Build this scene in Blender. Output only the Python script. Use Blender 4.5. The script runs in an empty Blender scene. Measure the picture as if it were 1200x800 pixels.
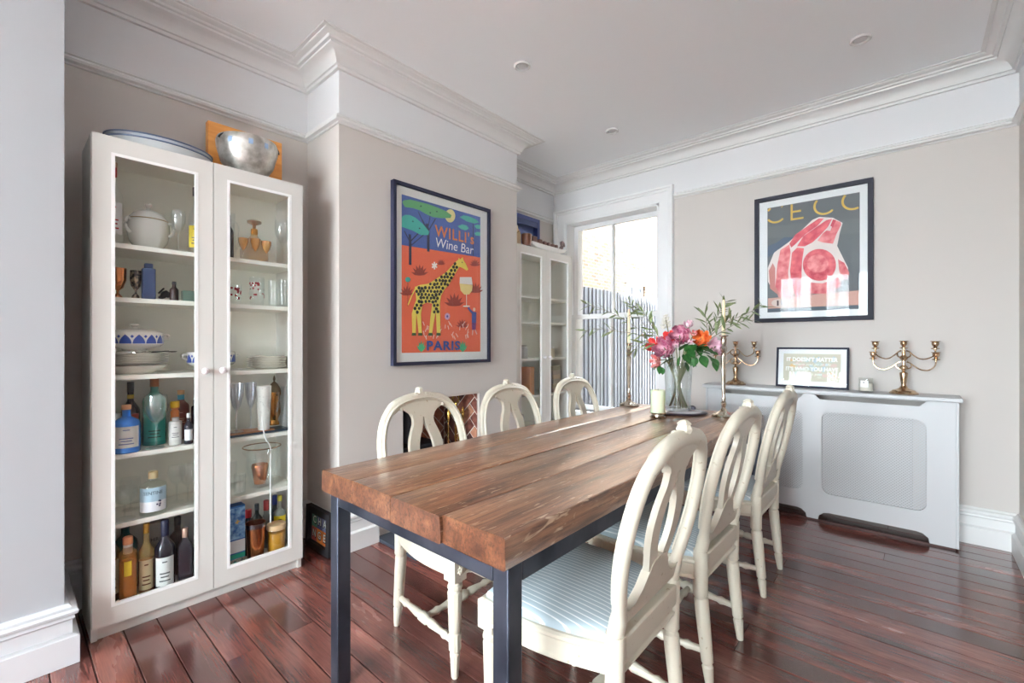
import bpy, math, random
from mathutils import Vector, Matrix
random.seed(7)
PI = math.pi
S = bpy.context.scene
COL = S.collection

# ------------------------------------------------------------------ camera
F_PX, YAW, CX, CY, CAM_H = 529.9, 0.72507, 600.0, 402.28, 1.19
cd = bpy.data.cameras.new('camera'); cam = bpy.data.objects.new('camera', cd); COL.objects.link(cam)
cam.location = (0, 0, CAM_H); cam.rotation_euler = (PI / 2, 0, YAW)
cd.sensor_width = 36; cd.lens = 36 * F_PX / 1200; cd.shift_y = (CY - 400) / 1200
cd.clip_start = 0.05; cd.clip_end = 200
S.camera = cam

# ------------------------------------------------------------------ world (bright overcast sky)
SKY = 61.0
w = bpy.data.worlds.new('sky'); S.world = w; w.use_nodes = True
bg = w.node_tree.nodes['Background']; bg.inputs[0].default_value = (0.87, 0.945, 1.0, 1); bg.inputs[1].default_value = SKY
sl = bpy.data.lights.new('sun', 'SUN'); sl.energy = 190; sl.angle = 0.02; sl.color = (1.0, 0.99, 0.97)
so = bpy.data.objects.new('sun', sl); COL.objects.link(so); so.rotation_euler = Vector((-0.1, -0.34, 0.935)).to_track_quat('Z', 'Y').to_euler()
S.view_settings.view_transform = 'Standard'; S.view_settings.look = 'None'
S.view_settings.gamma = 1; S.view_settings.use_curve_mapping = False
S.view_settings.exposure = 0.08
try:
    S.cycles.transparent_max_bounces = 32; S.cycles.max_bounces = 14; S.cycles.diffuse_bounces = 8
    S.cycles.caustics_reflective = False; S.cycles.caustics_refractive = False
except Exception: pass

# daylight portals in the real window openings (they only guide sky sampling)
def portal(name, loc, rot, sx, sy):
    l = bpy.data.lights.new(name, 'AREA'); l.shape = 'RECTANGLE'; l.size = sx; l.size_y = sy; l.cycles.is_portal = True
    o = bpy.data.objects.new(name, l); o.location = loc; o.rotation_euler = rot; COL.objects.link(o)

# ------------------------------------------------------------------ pixel helpers (1200x800 frame)
_c, _s = math.cos(YAW), math.sin(YAW)
def ray(u, v):
    a = (u - CX) / F_PX; b = -(v - CY) / F_PX
    return Vector((-_s + _c * a, _c + _s * a, b))
def on_x(u, v, x): d = ray(u, v); t = x / d.x; return Vector((x, d.y * t, CAM_H + d.z * t))
def on_y(u, v, y): d = ray(u, v); t = y / d.y; return Vector((d.x * t, y, CAM_H + d.z * t))
def on_z(u, v, z): d = ray(u, v); t = (z - CAM_H) / d.z; return Vector((d.x * t, d.y * t, z))
def depth(x, y): return -_s * x + _c * y
def z_at(x, y, v): return CAM_H - (v - CY) * depth(x, y) / F_PX
def m_per_px(x, y): return depth(x, y) / F_PX

# ------------------------------------------------------------------ materials
def lin(c):
    out = []
    for v in c[:3]:
        v = v / 255.0
        out.append(v / 12.92 if v <= 0.04045 else ((v + 0.055) / 1.055) ** 2.4)
    return (*out, 1)
_mc = {}
def M(col, rough=0.5, metal=0.0, coat=0.0, sss=0.0, name=None, spec=0.5):
    key = (tuple(col), rough, metal, coat, sss, spec)
    if key in _mc: return _mc[key]
    m = bpy.data.materials.new(name or 'paint_%d_%d_%d' % tuple(col[:3])); m.use_nodes = True
    p = m.node_tree.nodes['Principled BSDF']
    p.inputs['Base Color'].default_value = lin(col); p.inputs['Roughness'].default_value = rough
    p.inputs['Metallic'].default_value = metal; p.inputs['Coat Weight'].default_value = coat
    p.inputs['Specular IOR Level'].default_value = spec
    if sss: p.inputs['Subsurface Weight'].default_value = sss; p.inputs['Subsurface Scale'].default_value = 0.02
    _mc[key] = m
    return m
def nodes(m): return m.node_tree.nodes, m.node_tree.links
def noise_var(m, c1, c2, scale=(8, 8, 8), detail=4, lo=0.35, hi=0.65, bump=0.0, bscale=None, coord='Object'):
    """two-tone procedural colour (and optional relief) on a principled material"""
    N, L = nodes(m); p = N['Principled BSDF']
    tc = N.new('ShaderNodeTexCoord'); mp = N.new('ShaderNodeMapping'); mp.inputs['Scale'].default_value = scale
    L.new(tc.outputs[coord], mp.inputs[0])
    n = N.new('ShaderNodeTexNoise'); n.inputs['Scale'].default_value = 1; n.inputs['Detail'].default_value = detail
    L.new(mp.outputs[0], n.inputs['Vector'])
    r = N.new('ShaderNodeValToRGB'); r.color_ramp.elements[0].position = lo; r.color_ramp.elements[1].position = hi
    r.color_ramp.elements[0].color = lin(c1); r.color_ramp.elements[1].color = lin(c2)
    L.new(n.outputs['Fac'], r.inputs[0]); L.new(r.outputs[0], p.inputs['Base Color'])
    if bump:
        b = N.new('ShaderNodeBump'); b.inputs['Strength'].default_value = bump; b.inputs['Distance'].default_value = 0.002
        L.new(n.outputs['Fac'], b.inputs['Height']); L.new(b.outputs[0], p.inputs['Normal'])
    return m
def new_mat(name, rough=0.5, metal=0.0, coat=0.0):
    m = bpy.data.materials.new(name); m.use_nodes = True
    p = m.node_tree.nodes['Principled BSDF']
    p.inputs['Roughness'].default_value = rough; p.inputs['Metallic'].default_value = metal; p.inputs['Coat Weight'].default_value = coat
    return m
_gc = {}
def GLASS(tint=(245, 248, 247), refl=0.05, edge=0.6, rough=0.02):
    key = (tuple(tint), refl, edge, rough)
    if key in _gc: return _gc[key]
    m = bpy.data.materials.new('glass_%d_%d_%d' % tuple(tint)); m.use_nodes = True
    N, L = nodes(m); N.clear()
    o = N.new('ShaderNodeOutputMaterial'); mx = N.new('ShaderNodeMixShader')
    t = N.new('ShaderNodeBsdfTransparent'); t.inputs[0].default_value = lin(tint)
    g = N.new('ShaderNodeBsdfGlossy'); g.inputs['Roughness'].default_value = rough; g.inputs[0].default_value = (0.95, 0.95, 0.95, 1)
    lw = N.new('ShaderNodeLayerWeight'); lw.inputs[0].default_value = 0.5
    pw = N.new('ShaderNodeMath'); pw.operation = 'POWER'; pw.inputs[1].default_value = 3.5
    ml = N.new('ShaderNodeMath'); ml.operation = 'MULTIPLY_ADD'; ml.inputs[1].default_value = edge; ml.inputs[2].default_value = refl
    L.new(lw.outputs['Facing'], pw.inputs[0]); L.new(pw.outputs[0], ml.inputs[0]); L.new(ml.outputs[0], mx.inputs[0])
    L.new(t.outputs[0], mx.inputs[1]); L.new(g.outputs[0], mx.inputs[2]); L.new(mx.outputs[0], o.inputs[0])
    _gc[key] = m
    return m

_bc = {}
def BOT(col, alpha=0.6, rough=0.08):
    key = (tuple(col), alpha)
    if key in _bc: return _bc[key]
    m = new_mat('tinted_glass_%d_%d_%d' % tuple(col), rough, 0, 0.5); p = m.node_tree.nodes['Principled BSDF']
    p.inputs['Base Color'].default_value = lin(col); p.inputs['Alpha'].default_value = alpha; _bc[key] = m
    return m
WHITE_PAINT = M((222, 222, 221), 0.45, name='white_gloss_paint')
CEIL = M((242, 245, 247), 0.8, name='ceiling_paint')
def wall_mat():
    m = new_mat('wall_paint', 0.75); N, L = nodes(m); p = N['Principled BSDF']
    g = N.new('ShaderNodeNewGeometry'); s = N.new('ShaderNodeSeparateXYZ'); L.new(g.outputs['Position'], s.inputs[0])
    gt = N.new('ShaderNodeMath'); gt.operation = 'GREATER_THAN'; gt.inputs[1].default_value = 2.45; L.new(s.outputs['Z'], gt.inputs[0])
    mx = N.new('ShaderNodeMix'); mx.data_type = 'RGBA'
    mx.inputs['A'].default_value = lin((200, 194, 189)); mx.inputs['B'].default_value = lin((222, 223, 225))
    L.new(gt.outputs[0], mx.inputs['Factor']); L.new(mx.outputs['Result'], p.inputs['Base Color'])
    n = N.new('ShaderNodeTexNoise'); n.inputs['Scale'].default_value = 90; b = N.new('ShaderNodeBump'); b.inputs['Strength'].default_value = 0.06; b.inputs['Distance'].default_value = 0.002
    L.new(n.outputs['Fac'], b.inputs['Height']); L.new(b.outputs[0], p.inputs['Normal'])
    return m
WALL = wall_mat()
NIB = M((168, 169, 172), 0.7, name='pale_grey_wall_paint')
WALL_WHITE = M((236, 236, 235), 0.7, name='white_wall_paint')

# ------------------------------------------------------------------ mesh builder
class G:
    def __init__(s): s.v = []; s.f = []; s.m = []
    def add(s, vs, fs, mi=0):
        o = len(s.v); s.v += [tuple(q) for q in vs]; s.f += [tuple(i + o for i in f) for f in fs]; s.m += [mi] * len(fs); return s
    def box(s, x0, x1, y0, y1, z0, z1, mi=0):
        return s.add([(x0, y0, z0), (x1, y0, z0), (x1, y1, z0), (x0, y1, z0), (x0, y0, z1), (x1, y0, z1), (x1, y1, z1), (x0, y1, z1)],
                     [(3, 2, 1, 0), (4, 5, 6, 7), (0, 1, 5, 4), (1, 2, 6, 5), (2, 3, 7, 6), (3, 0, 4, 7)], mi)
    def lathe(s, prof, n=24, c=(0, 0, 0), sq=0.0, flute=0, fdep=0.0, oval=1.0, mi=0, rot=0.0):
        vs = []; fs = []; cl = []
        for r, z in prof:
            for k in range(n):
                a = 2 * PI * k / n + rot; rr = r
                if sq:
                    e = 2 + 6 * sq; aa = a - rot
                    rr = r / ((abs(math.cos(aa)) ** e + abs(math.sin(aa)) ** e) ** (1 / e))
                if flute: rr *= 1 - fdep * (0.5 + 0.5 * math.cos(flute * a))
                vs.append((c[0] + rr * math.cos(a), c[1] + rr * math.sin(a) * oval, c[2] + z))
        for i in range(len(prof) - 1):
            for k in range(n):
                k2 = (k + 1) % n
                fs.append((i * n + k, i * n + k2, (i + 1) * n + k2, (i + 1) * n + k))
        if prof[0][0] > 1e-4: fs.append(tuple(reversed(range(n))))
        if prof[-1][0] > 1e-4: fs.append(tuple((len(prof) - 1) * n + k for k in range(n)))
        return s.add(vs, fs, mi)
    def open_lathe(s, prof, n=24, c=(0, 0, 0), **k):
        a = len(s.f); s.lathe(prof, n, c, **k)
        # drop caps
        keep = [i for i in range(a, len(s.f)) if len(s.f[i]) == 4]
        s.f = s.f[:a] + [s.f[i] for i in keep]; s.m = s.m[:a] + [s.m[i] for i in keep]; return s
    def tube(s, pts, r, n=8, closed=False, flat=1.0, up=(0, 0, 1), mi=0, cap=True):
        P = [Vector(p) for p in pts]; m = len(P); R = r if isinstance(r, (list, tuple)) else [r] * m
        U = Vector(up); vs = []; fs = []
        for i in range(m):
            if closed: t = P[(i + 1) % m] - P[i - 1]
            else: t = P[min(i + 1, m - 1)] - P[max(i - 1, 0)]
            t.normalize()
            a = t.cross(U)
            if a.length < 1e-3: a = t.cross(Vector((1, 0, 0)))
            a.normalize(); b = a.cross(t).normalized()
            for k in range(n):
                th = 2 * PI * (k + 0.5) / n
                vs.append(P[i] + a * (R[i] * math.cos(th)) + b * (R[i] * flat * math.sin(th)))
        for i in range(m if closed else m - 1):
            j = (i + 1) % m
            for k in range(n):
                k2 = (k + 1) % n; fs.append((i * n + k, i * n + k2, j * n + k2, j * n + k))
        if not closed and cap:
            fs.append(tuple(reversed(range(n)))); fs.append(tuple((m - 1) * n + k for k in range(n)))
        return s.add(vs, fs, mi)
    def prism(s, poly, d0, d1, fn=lambda a, b, d: (a, d, b), mi=0):
        n = len(poly)
        vs = [fn(a, b, d0) for a, b in poly] + [fn(a, b, d1) for a, b in poly]
        fs = [tuple(range(n)), tuple(reversed(range(n, 2 * n)))] + [(i, i + n, (i + 1) % n + n, (i + 1) % n) for i in range(n)]
        return s.add(vs, fs, mi)
    def flat(s, poly, d, fn=lambda a, b, d: (a, d, b), mi=0):
        return s.add([fn(a, b, d) for a, b in poly], [tuple(range(len(poly)))], mi)
    def xf(s, mat):
        s.v = [tuple(mat @ Vector(q)) for q in s.v]; return s
    def merge(s, o, mi=0): return s.add(o.v, o.f, mi)

def mesh_of(name, g, mats, smooth=True, ang=35, fixn=True):
    me = bpy.data.meshes.new(name); me.from_pydata(g.v, [], g.f)
    for m in (mats if isinstance(mats, (list, tuple)) else [mats]): me.materials.append(m)
    if any(g.m): me.polygons.foreach_set('material_index', g.m)
    me.update()
    if fixn:
        import bmesh
        b = bmesh.new(); b.from_mesh(me); bmesh.ops.recalc_face_normals(b, faces=b.faces); b.to_mesh(me); b.free()
    if smooth:
        me.shade_smooth(); me.set_sharp_from_angle(angle=math.radians(ang))
    return me
def obj(name, g, mats, parent=None, loc=(0, 0, 0), rot=(0, 0, 0), smooth=True, bevel=0, ang=35, label=None, kind=None, fixn=True):
    me = g if isinstance(g, bpy.types.Mesh) else mesh_of(name, g, mats, smooth, ang, fixn)
    o = bpy.data.objects.new(name, me); COL.objects.link(o)
    o.location = loc; o.rotation_euler = rot
    if parent: o.parent = parent
    if bevel:
        b = o.modifiers.new('bevel', 'BEVEL'); b.width = bevel; b.segments = 2; b.limit_method = 'ANGLE'; b.angle_limit = math.radians(40)
    if label: o['label'] = label
    if kind: o['kind'] = kind
    return o
def thing(name, label, cat, loc=(0, 0, 0), rz=0, group=None):
    o = bpy.data.objects.new(name, None); o.empty_display_size = 0.05; COL.objects.link(o)
    o.location = loc; o.rotation_euler = (0, 0, rz); o['label'] = label; o['category'] = cat
    if group: o['group'] = group
    return o
def tag(o, label, cat, group=None):
    o['label'] = label; o['category'] = cat
    if group: o['group'] = group
    return o
def copy_tree(o, parent=None):
    c = o.copy(); COL.objects.link(c); c.parent = parent
    for ch in list(o.children): copy_tree(ch, c)
    return c
def struct(name, g, mats, parent=None, **k):
    o = obj(name, g, mats, parent, **k)
    if not parent: o['kind'] = 'structure'
    return o
def curve_shape(outlines, depth):
    """filled 2D outlines (holes by nesting), extruded by depth, as (verts, faces) in the xy plane, z 0..depth"""
    c = bpy.data.curves.new('shape', 'CURVE'); c.dimensions = '2D'; c.fill_mode = 'BOTH'; c.extrude = depth / 2
    for ol in outlines:
        sp = c.splines.new('POLY'); sp.points.add(len(ol) - 1); sp.use_cyclic_u = True
        for q, (a, b) in zip(sp.points, ol): q.co = (a, b, 0, 1)
    return _curve_mesh(c, depth / 2)
def _curve_mesh(c, dz):
    o = bpy.data.objects.new('tmp', c); COL.objects.link(o)
    dg = bpy.context.evaluated_depsgraph_get()
    me = bpy.data.meshes.new_from_object(o.evaluated_get(dg))
    vs = [(v.co.x, v.co.y, v.co.z + dz) for v in me.vertices]; fs = [tuple(p.vertices) for p in me.polygons]
    bpy.data.objects.remove(o); bpy.data.curves.remove(c); bpy.data.meshes.remove(me)
    return vs, fs
_tc = {}
def text_mesh(s, size, sx=1.0, shear=0.0, bold=0.0, space=1.0):
    c = bpy.data.curves.new('txt', 'FONT'); c.body = s; c.size = size; c.align_x = 'CENTER'; c.align_y = 'CENTER'
    c.shear = shear; c.offset = bold; c.space_character = space; c.resolution_u = 3
    vs, fs = _curve_mesh(c, 0)
    return [(x * sx, y) for x, y, z in vs], fs
def rrect(x0, x1, y0, y1, r, n=6):
    pts = []
    for cx, cy, a0 in ((x1 - r, y0 + r, -PI / 2), (x1 - r, y1 - r, 0), (x0 + r, y1 - r, PI / 2), (x0 + r, y0 + r, PI)):
        for k in range(n + 1):
            a = a0 + PI / 2 * k / n; pts.append((cx + r * math.cos(a), cy + r * math.sin(a)))
    return pts
def rect(x0, x1, y0, y1): return [(x0, y0), (x1, y0), (x1, y1), (x0, y1)]
def shape(g, outlines, d0, d1, fn, mi=0):
    vs, fs = curve_shape(outlines, d1 - d0)
    g.add([fn(a, b, d0 + z) for a, b, z in vs], fs, mi); return g
def ell(cx, cy, rx, ry, n=20): return [(cx + rx * math.cos(2 * PI * k / n), cy + ry * math.sin(2 * PI * k / n)) for k in range(n)]
def smooth_path(pts, sub=4):
    """Catmull-Rom through the points"""
    P = [Vector(p) for p in pts]; out = []
    for i in range(len(P) - 1):
        p0 = P[max(i - 1, 0)]; p1 = P[i]; p2 = P[i + 1]; p3 = P[min(i + 2, len(P) - 1)]
        for k in range(sub):
            t = k / sub
            out.append(0.5 * ((2 * p1) + (p2 - p0) * t + (2 * p0 - 5 * p1 + 4 * p2 - p3) * t * t + (3 * p1 - p0 - 3 * p2 + p3) * t ** 3))
    out.append(P[-1]); return out
def sweep_wall(path, prof):
    """mitred moulding: path on plan (room on its right), profile (offset into room, z)"""
    g = G(); n = len(prof); P = [Vector(p) for p in path]; vs = []; fs = []
    nr = []
    for i in range(len(P) - 1):
        d = (P[i + 1] - P[i]).normalized(); nr.append(Vector((d.y, -d.x)))
    for i, p in enumerate(P):
        a = nr[max(i - 1, 0)]; b = nr[min(i, len(nr) - 1)]
        m = (a + b) / (1 + a.dot(b))
        for d, z in prof: vs.append((p.x + m.x * d, p.y + m.y * d, z))
    for i in range(len(P) - 1):
        for k in range(n):
            k2 = (k + 1) % n; fs.append((i * n + k, (i + 1) * n + k, (i + 1) * n + k2, i * n + k2))
    fs.append(tuple(range(n))); fs.append(tuple(reversed(range((len(P) - 1) * n, len(P) * n))))
    return g.add(vs, fs)

# ================================================================== THE SETTING
XN, XA, XC, YB, XR, YF, ZC = -2.37, -2.82, -2.425, 3.849, 0.455, -3.9, 2.85
NY, C0, C1 = 0.155, 1.263, 2.796            # nib end, chimney breast ends
FP0, FP1, FPZ = 1.69, 2.366, 0.83           # fireplace opening
WX0, WX1, WZ0, WZ1 = -2.67, -1.67, 0.52, 2.425   # back window opening

# floor: sub-floor slab plus real boards running across the room
SUB = M((22, 12, 11), 0.8)
floor = struct('floor', G().box(XA - 0.15, XR + 0.15, YF - 0.2, YB + 0.3, -0.12, -0.022), SUB)
def floor_mat():
    m = new_mat('red_stained_boards', 0.2, 0, 0.8); N, L = nodes(m); p = N['Principled BSDF']
    p.inputs['Coat Roughness'].default_value = 0.10
    tc = N.new('ShaderNodeTexCoord'); oi = N.new('ShaderNodeObjectInfo')
    ad = N.new('ShaderNodeVectorMath'); ad.operation = 'ADD'
    g = N.new('ShaderNodeNewGeometry'); L.new(g.outputs['Position'], ad.inputs[0])
    cmb = N.new('ShaderNodeCombineXYZ'); mu = N.new('ShaderNodeMath'); mu.operation = 'MULTIPLY'; mu.inputs[1].default_value = 37
    L.new(oi.outputs['Random'], mu.inputs[0]); L.new(mu.outputs[0], cmb.inputs[2]); L.new(mu.outputs[0], cmb.inputs[0]); L.new(cmb.outputs[0], ad.inputs[1])
    def nz(scale, det, rgh=0.5):
        mp = N.new('ShaderNodeMapping'); mp.inputs['Scale'].default_value = scale; L.new(ad.outputs[0], mp.inputs[0])
        n = N.new('ShaderNodeTexNoise'); n.inputs['Scale'].default_value = 1; n.inputs['Detail'].default_value = det; n.inputs['Roughness'].default_value = rgh
        L.new(mp.outputs[0], n.inputs['Vector']); return n
    n1 = nz((1.6, 7, 5), 5); n2 = nz((9, 190, 60), 5, 0.65); n3 = nz((60, 220, 60), 2)
    r = N.new('ShaderNodeValToRGB'); e = r.color_ramp.elements
    e[0].position = 0.30; e[0].color = lin((78, 45, 41)); e[1].position = 0.72; e[1].color = lin((148, 92, 80))
    k = e.new(0.5); k.color = lin((110, 66, 59)); L.new(n1.outputs['Fac'], r.inputs[0])
    r2 = N.new('ShaderNodeValToRGB'); r2.color_ramp.elements[0].position = 0.3; r2.color_ramp.elements[0].color = (0.62, 0.58, 0.58, 1); r2.color_ramp.elements[1].position = 0.65; r2.color_ramp.elements[1].color = (1.12, 1.1, 1.1, 1)
    L.new(n2.outputs['Fac'], r2.inputs[0])
    mx = N.new('ShaderNodeMix'); mx.data_type = 'RGBA'; mx.blend_type = 'MULTIPLY'; mx.inputs['Factor'].default_value = 1
    L.new(r.outputs[0], mx.inputs['A']); L.new(r2.outputs[0], mx.inputs['B'])
    # fine pale scuffs
    r3 = N.new('ShaderNodeValToRGB'); r3.color_ramp.elements[0].position = 0.74; r3.color_ramp.elements[1].position = 0.8
    L.new(n3.outputs['Fac'], r3.inputs[0])
    mx2 = N.new('ShaderNodeMix'); mx2.data_type = 'RGBA'; mx2.inputs['B'].default_value = lin((190, 165, 155))
    s = N.new('ShaderNodeMath'); s.operation = 'MULTIPLY'; s.inputs[1].default_value = 0.6; L.new(r3.outputs[0], s.inputs[0])
    L.new(s.outputs[0], mx2.inputs['Factor']); L.new(mx.outputs['Result'], mx2.inputs['A'])
    hv = N.new('ShaderNodeHueSaturation'); mr = N.new('ShaderNodeMapRange'); mr.inputs['To Min'].default_value = 0.75; mr.inputs['To Max'].default_value = 1.2
    L.new(oi.outputs['Random'], mr.inputs['Value']); L.new(mr.outputs[0], hv.inputs['Value']); L.new(mx2.outputs['Result'], hv.inputs['Color'])
    L.new(hv.outputs[0], p.inputs['Base Color'])
    mr2 = N.new('ShaderNodeMapRange'); mr2.inputs['To Min'].default_value = 0.14; mr2.inputs['To Max'].default_value = 0.34
    L.new(n1.outputs['Fac'], mr2.inputs['Value']); L.new(mr2.outputs[0], p.inputs['Roughness'])
    b = N.new('ShaderNodeBump'); b.inputs['Strength'].default_value = 0.12; b.inputs['Distance'].default_value = 0.0015
    L.new(n2.outputs['Fac'], b.inputs['Height']); L.new(b.outputs[0], p.inputs['Normal']); L.new(b.outputs[0], p.inputs['Coat Normal'])
    return m
FLOOR = floor_mat()
def board_mesh(length, wd):
    g = G(); c = 0.002; h = 0.02
    prof = [(0, -h), (wd, -h), (wd, -c), (wd - c, 0), (c, 0), (0, -c)]
    n = len(prof); vs = [(x, a, z) for x in (0, length) for a, z in prof]
    g.add(vs, [tuple(reversed(range(n))), tuple(range(n, 2 * n))] + [(i, (i + 1) % n, (i + 1) % n + n, i + n) for i in range(n)])
    return mesh_of('board', g, FLOOR, smooth=False)
BW = 0.1107; _bm = {}
y = 0.335 - BW * 40
while y < YB + 0.05:
    if y > YF - 0.15:
        cut = random.choice([0.9, 1.35, 1.8, 2.3, 2.7]) if random.random() < 0.75 else None
        segs = [(0, 3.27)] if cut is None else [(0, cut), (cut + 0.002, 3.27)]
        for a, b in segs:
            key = round(b - a, 3)
            if key not in _bm: _bm[key] = board_mesh(key, BW - 0.003)
            obj('board', _bm[key], None, floor, loc=(XA + a, y + 0.0015, 0))
    y += BW

# walls
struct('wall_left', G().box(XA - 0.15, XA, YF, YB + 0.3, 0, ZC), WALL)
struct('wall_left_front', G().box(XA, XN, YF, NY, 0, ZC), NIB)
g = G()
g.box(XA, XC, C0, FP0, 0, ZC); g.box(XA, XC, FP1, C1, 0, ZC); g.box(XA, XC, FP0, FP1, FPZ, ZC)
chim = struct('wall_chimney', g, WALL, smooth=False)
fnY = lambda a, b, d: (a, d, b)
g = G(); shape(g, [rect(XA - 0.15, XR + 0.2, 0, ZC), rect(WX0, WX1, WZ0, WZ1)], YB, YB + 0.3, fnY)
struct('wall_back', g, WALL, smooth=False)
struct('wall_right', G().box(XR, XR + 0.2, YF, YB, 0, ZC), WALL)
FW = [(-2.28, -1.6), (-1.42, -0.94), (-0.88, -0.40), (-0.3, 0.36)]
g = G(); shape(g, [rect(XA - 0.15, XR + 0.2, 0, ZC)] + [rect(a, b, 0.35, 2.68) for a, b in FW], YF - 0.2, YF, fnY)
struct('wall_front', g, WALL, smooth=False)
struct('ceiling', G().box(XA - 0.15, XR + 0.2, YF - 0.2, YB + 0.3, ZC, ZC + 0.15), CEIL)

# cornice, picture rail, skirting
CORN = [(0, 2.735), (0.018, 2.735), (0.02, 2.75), (0.03, 2.753), (0.034, 2.768), (0.048, 2.79), (0.07, 2.806), (0.094, 2.812), (0.096, 2.822),
        (0.112, 2.823), (0.118, 2.832), (0.136, 2.836), (0.146, 2.841), (0.148, 2.845), (0.166, 2.845), (0.166, 2.8505), (0, 2.8505)]
struct('trim_1', sweep_wall([(XA, NY), (XA, C0), (XC, C0), (XC, C1), (XA, C1), (XA, YB), (XR, YB), (XR, YF)], CORN), WHITE_PAINT)
RAIL = [(0, 2.433), (0.008, 2.433), (0.012, 2.44), (0.028, 2.446), (0.032, 2.456), (0.022, 2.462), (0.018, 2.47), (0.024, 2.476), (0.014, 2.482), (0, 2.484)]
struct('trim_2', sweep_wall([(XA, NY), (XA, C0), (XC, C0), (XC, C1), (XA, C1), (XA, YB - 0.03)], RAIL), WHITE_PAINT)
struct('trim_3', sweep_wall([(-1.541, YB), (XR, YB), (XR, YF)], RAIL), WHITE_PAINT)
SK = [(0, 0.218), (0.010, 0.218), (0.016, 0.208), (0.028, 0.203), (0.032, 0.194), (0.030, 0.184), (0.020, 0.178), (0.024, 0.168), (0.018, 0.160), (0.018, 0.112),
      (0.026, 0.108), (0.034, 0.103), (0.034, 0.001), (0, 0.001)]
struct('baseboard_left', sweep_wall([(XA, NY), (XA, C0), (XC, C0), (XC, 1.5)], SK), WHITE_PAINT)
struct('baseboard_left_far', sweep_wall([(XC, 2.55), (XC, C1), (XA, C1), (XA, YB), (-1.23, YB)], SK), WHITE_PAINT)
struct('baseboard_back', sweep_wall([(0.19, YB), (XR, YB), (XR, YF)], SK), WHITE_PAINT)
SKN = [(d * 1.15, z) for d, z in SK]
struct('baseboard_front_left', sweep_wall([(XN, YF), (XN, NY), (XA + 0.04, NY)], SKN), M((208, 209, 212), 0.4))

# ---- back sash window with moulded architrave
WIN = M((234, 235, 236), 0.35, name='window_white')
win = struct('window_1', G().box(WX0, WX1, YB + 0.02, YB + 0.30, WZ0 - 0.03, WZ0), WIN)
def arch(path, prof):      # U-shaped casing in the wall plane
    g = G(); P = [Vector(p) for p in path]; nr = []; n = len(prof); vs = []; fs = []
    for i in range(len(P) - 1):
        d = (P[i + 1] - P[i]).normalized(); nr.append(Vector((-d.y, d.x)))
    for i, p in enumerate(P):
        a = nr[max(i - 1, 0)]; b = nr[min(i, len(nr) - 1)]; m = (a + b) / (1 + a.dot(b))
        for d, t in prof: vs.append((p.x + m.x * d, YB - t, p.y + m.y * d))
    for i in range(len(P) - 1):
        for k in range(n): fs.append((i * n + k, (i + 1) * n + k, (i + 1) * n + (k + 1) % n, i * n + (k + 1) % n))
    fs.append(tuple(range(n))); fs.append(tuple(reversed(range((len(P) - 1) * n, len(P) * n))))
    return g.add(vs, fs)
ARCH = [(0, 0), (0, 0.018), (0.015, 0.022), (0.085, 0.022), (0.09, 0.03), (0.105, 0.034), (0.112, 0.045), (0.128, 0.045), (0.132, 0.03), (0.132, 0)]
obj('architrave', arch([(WX0, 0.36), (WX0, WZ1), (WX1, WZ1), (WX1, 0.36)], ARCH), WIN, win)
obj('reveal', G().box(WX0, WX0 + 0.022, YB - 0.012, YB + 0.28, WZ0, WZ1).box(WX1 - 0.022, WX1, YB - 0.012, YB + 0.28, WZ0, WZ1).box(WX0, WX1, YB - 0.012, YB + 0.28, WZ1 - 0.02, WZ1), WIN, win, smooth=False)
obj('window_sill', G().box(WX0 - 0.11, WX1 + 0.11, YB - 0.07, YB + 0.05, WZ0 - 0.035, WZ0 + 0.0), WIN, win, bevel=0.006)
obj('apron_panel', G().box(WX0 - 0.1, WX1 + 0.1, YB - 0.02, YB, 0.22, WZ0 - 0.036), WIN, win, bevel=0.003)
def sash(nm, y0, y1, z0, z1, xb):
    g = G(); a, b = WX0 + 0.024, WX1 - 0.024; st = 0.045
    fr = obj(nm, shape(G(), [rect(a, b, z0, z1), rect(a + st, xb - 0.011, z0 + st, z1 - st), rect(xb + 0.011, b - st, z0 + st, z1 - st)], y0, y1, fnY), WIN, win, smooth=False, bevel=0.003)
    ym = (y0 + y1) / 2
    for p, q in ((a + st, xb - 0.011), (xb + 0.011, b - st)):
        obj('pane', G().box(p, q, ym - 0.002, ym + 0.002, z0 + st, z1 - st), GLASS((250, 252, 252), 0.03, 0.5), fr, smooth=False)
sash('upper_sash', YB + 0.12, YB + 0.155, 1.44, WZ1 - 0.022, -2.2)
sash('lower_sash', YB + 0.075, YB + 0.112, WZ0 + 0.002, 1.485, -2.2)
portal('daylight_back', ((WX0 + WX1) / 2, YB + 0.29, (WZ0 + WZ1) / 2), (-PI / 2, 0, 0), 1.0, 1.9)

# ---- windows in the wall behind the camera: the room's main daylight
for i, (a, b) in enumerate(FW):
    fwin = struct('window_%d' % (i + 2), shape(G(), [rect(a, b, 0.35, 2.68), rect(a + 0.05, b - 0.05, 0.42, 1.5), rect(a + 0.05, b - 0.05, 1.545, 2.63)], YF - 0.12, YF - 0.08, fnY), WIN, smooth=False)
    xm = (a + b) / 2
    obj('glazing_bar', G().box(xm - 0.011, xm + 0.011, YF - 0.115, YF - 0.085, 0.42, 2.63), WIN, fwin, smooth=False)
    obj('window_sill', G().box(a - 0.03, b + 0.03, YF - 0.08, YF + 0.06, 0.32, 0.35), WIN, fwin, bevel=0.005)
    obj('pane', G().box(a + 0.05, b - 0.05, YF - 0.102, YF - 0.098, 0.42, 2.63), GLASS((250, 252, 252), 0.03, 0.5), fwin, smooth=False)
    portal('daylight_front', (xm, YF - 0.19, 1.515), (PI / 2, 0, 0), b - a, 2.33)

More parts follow.
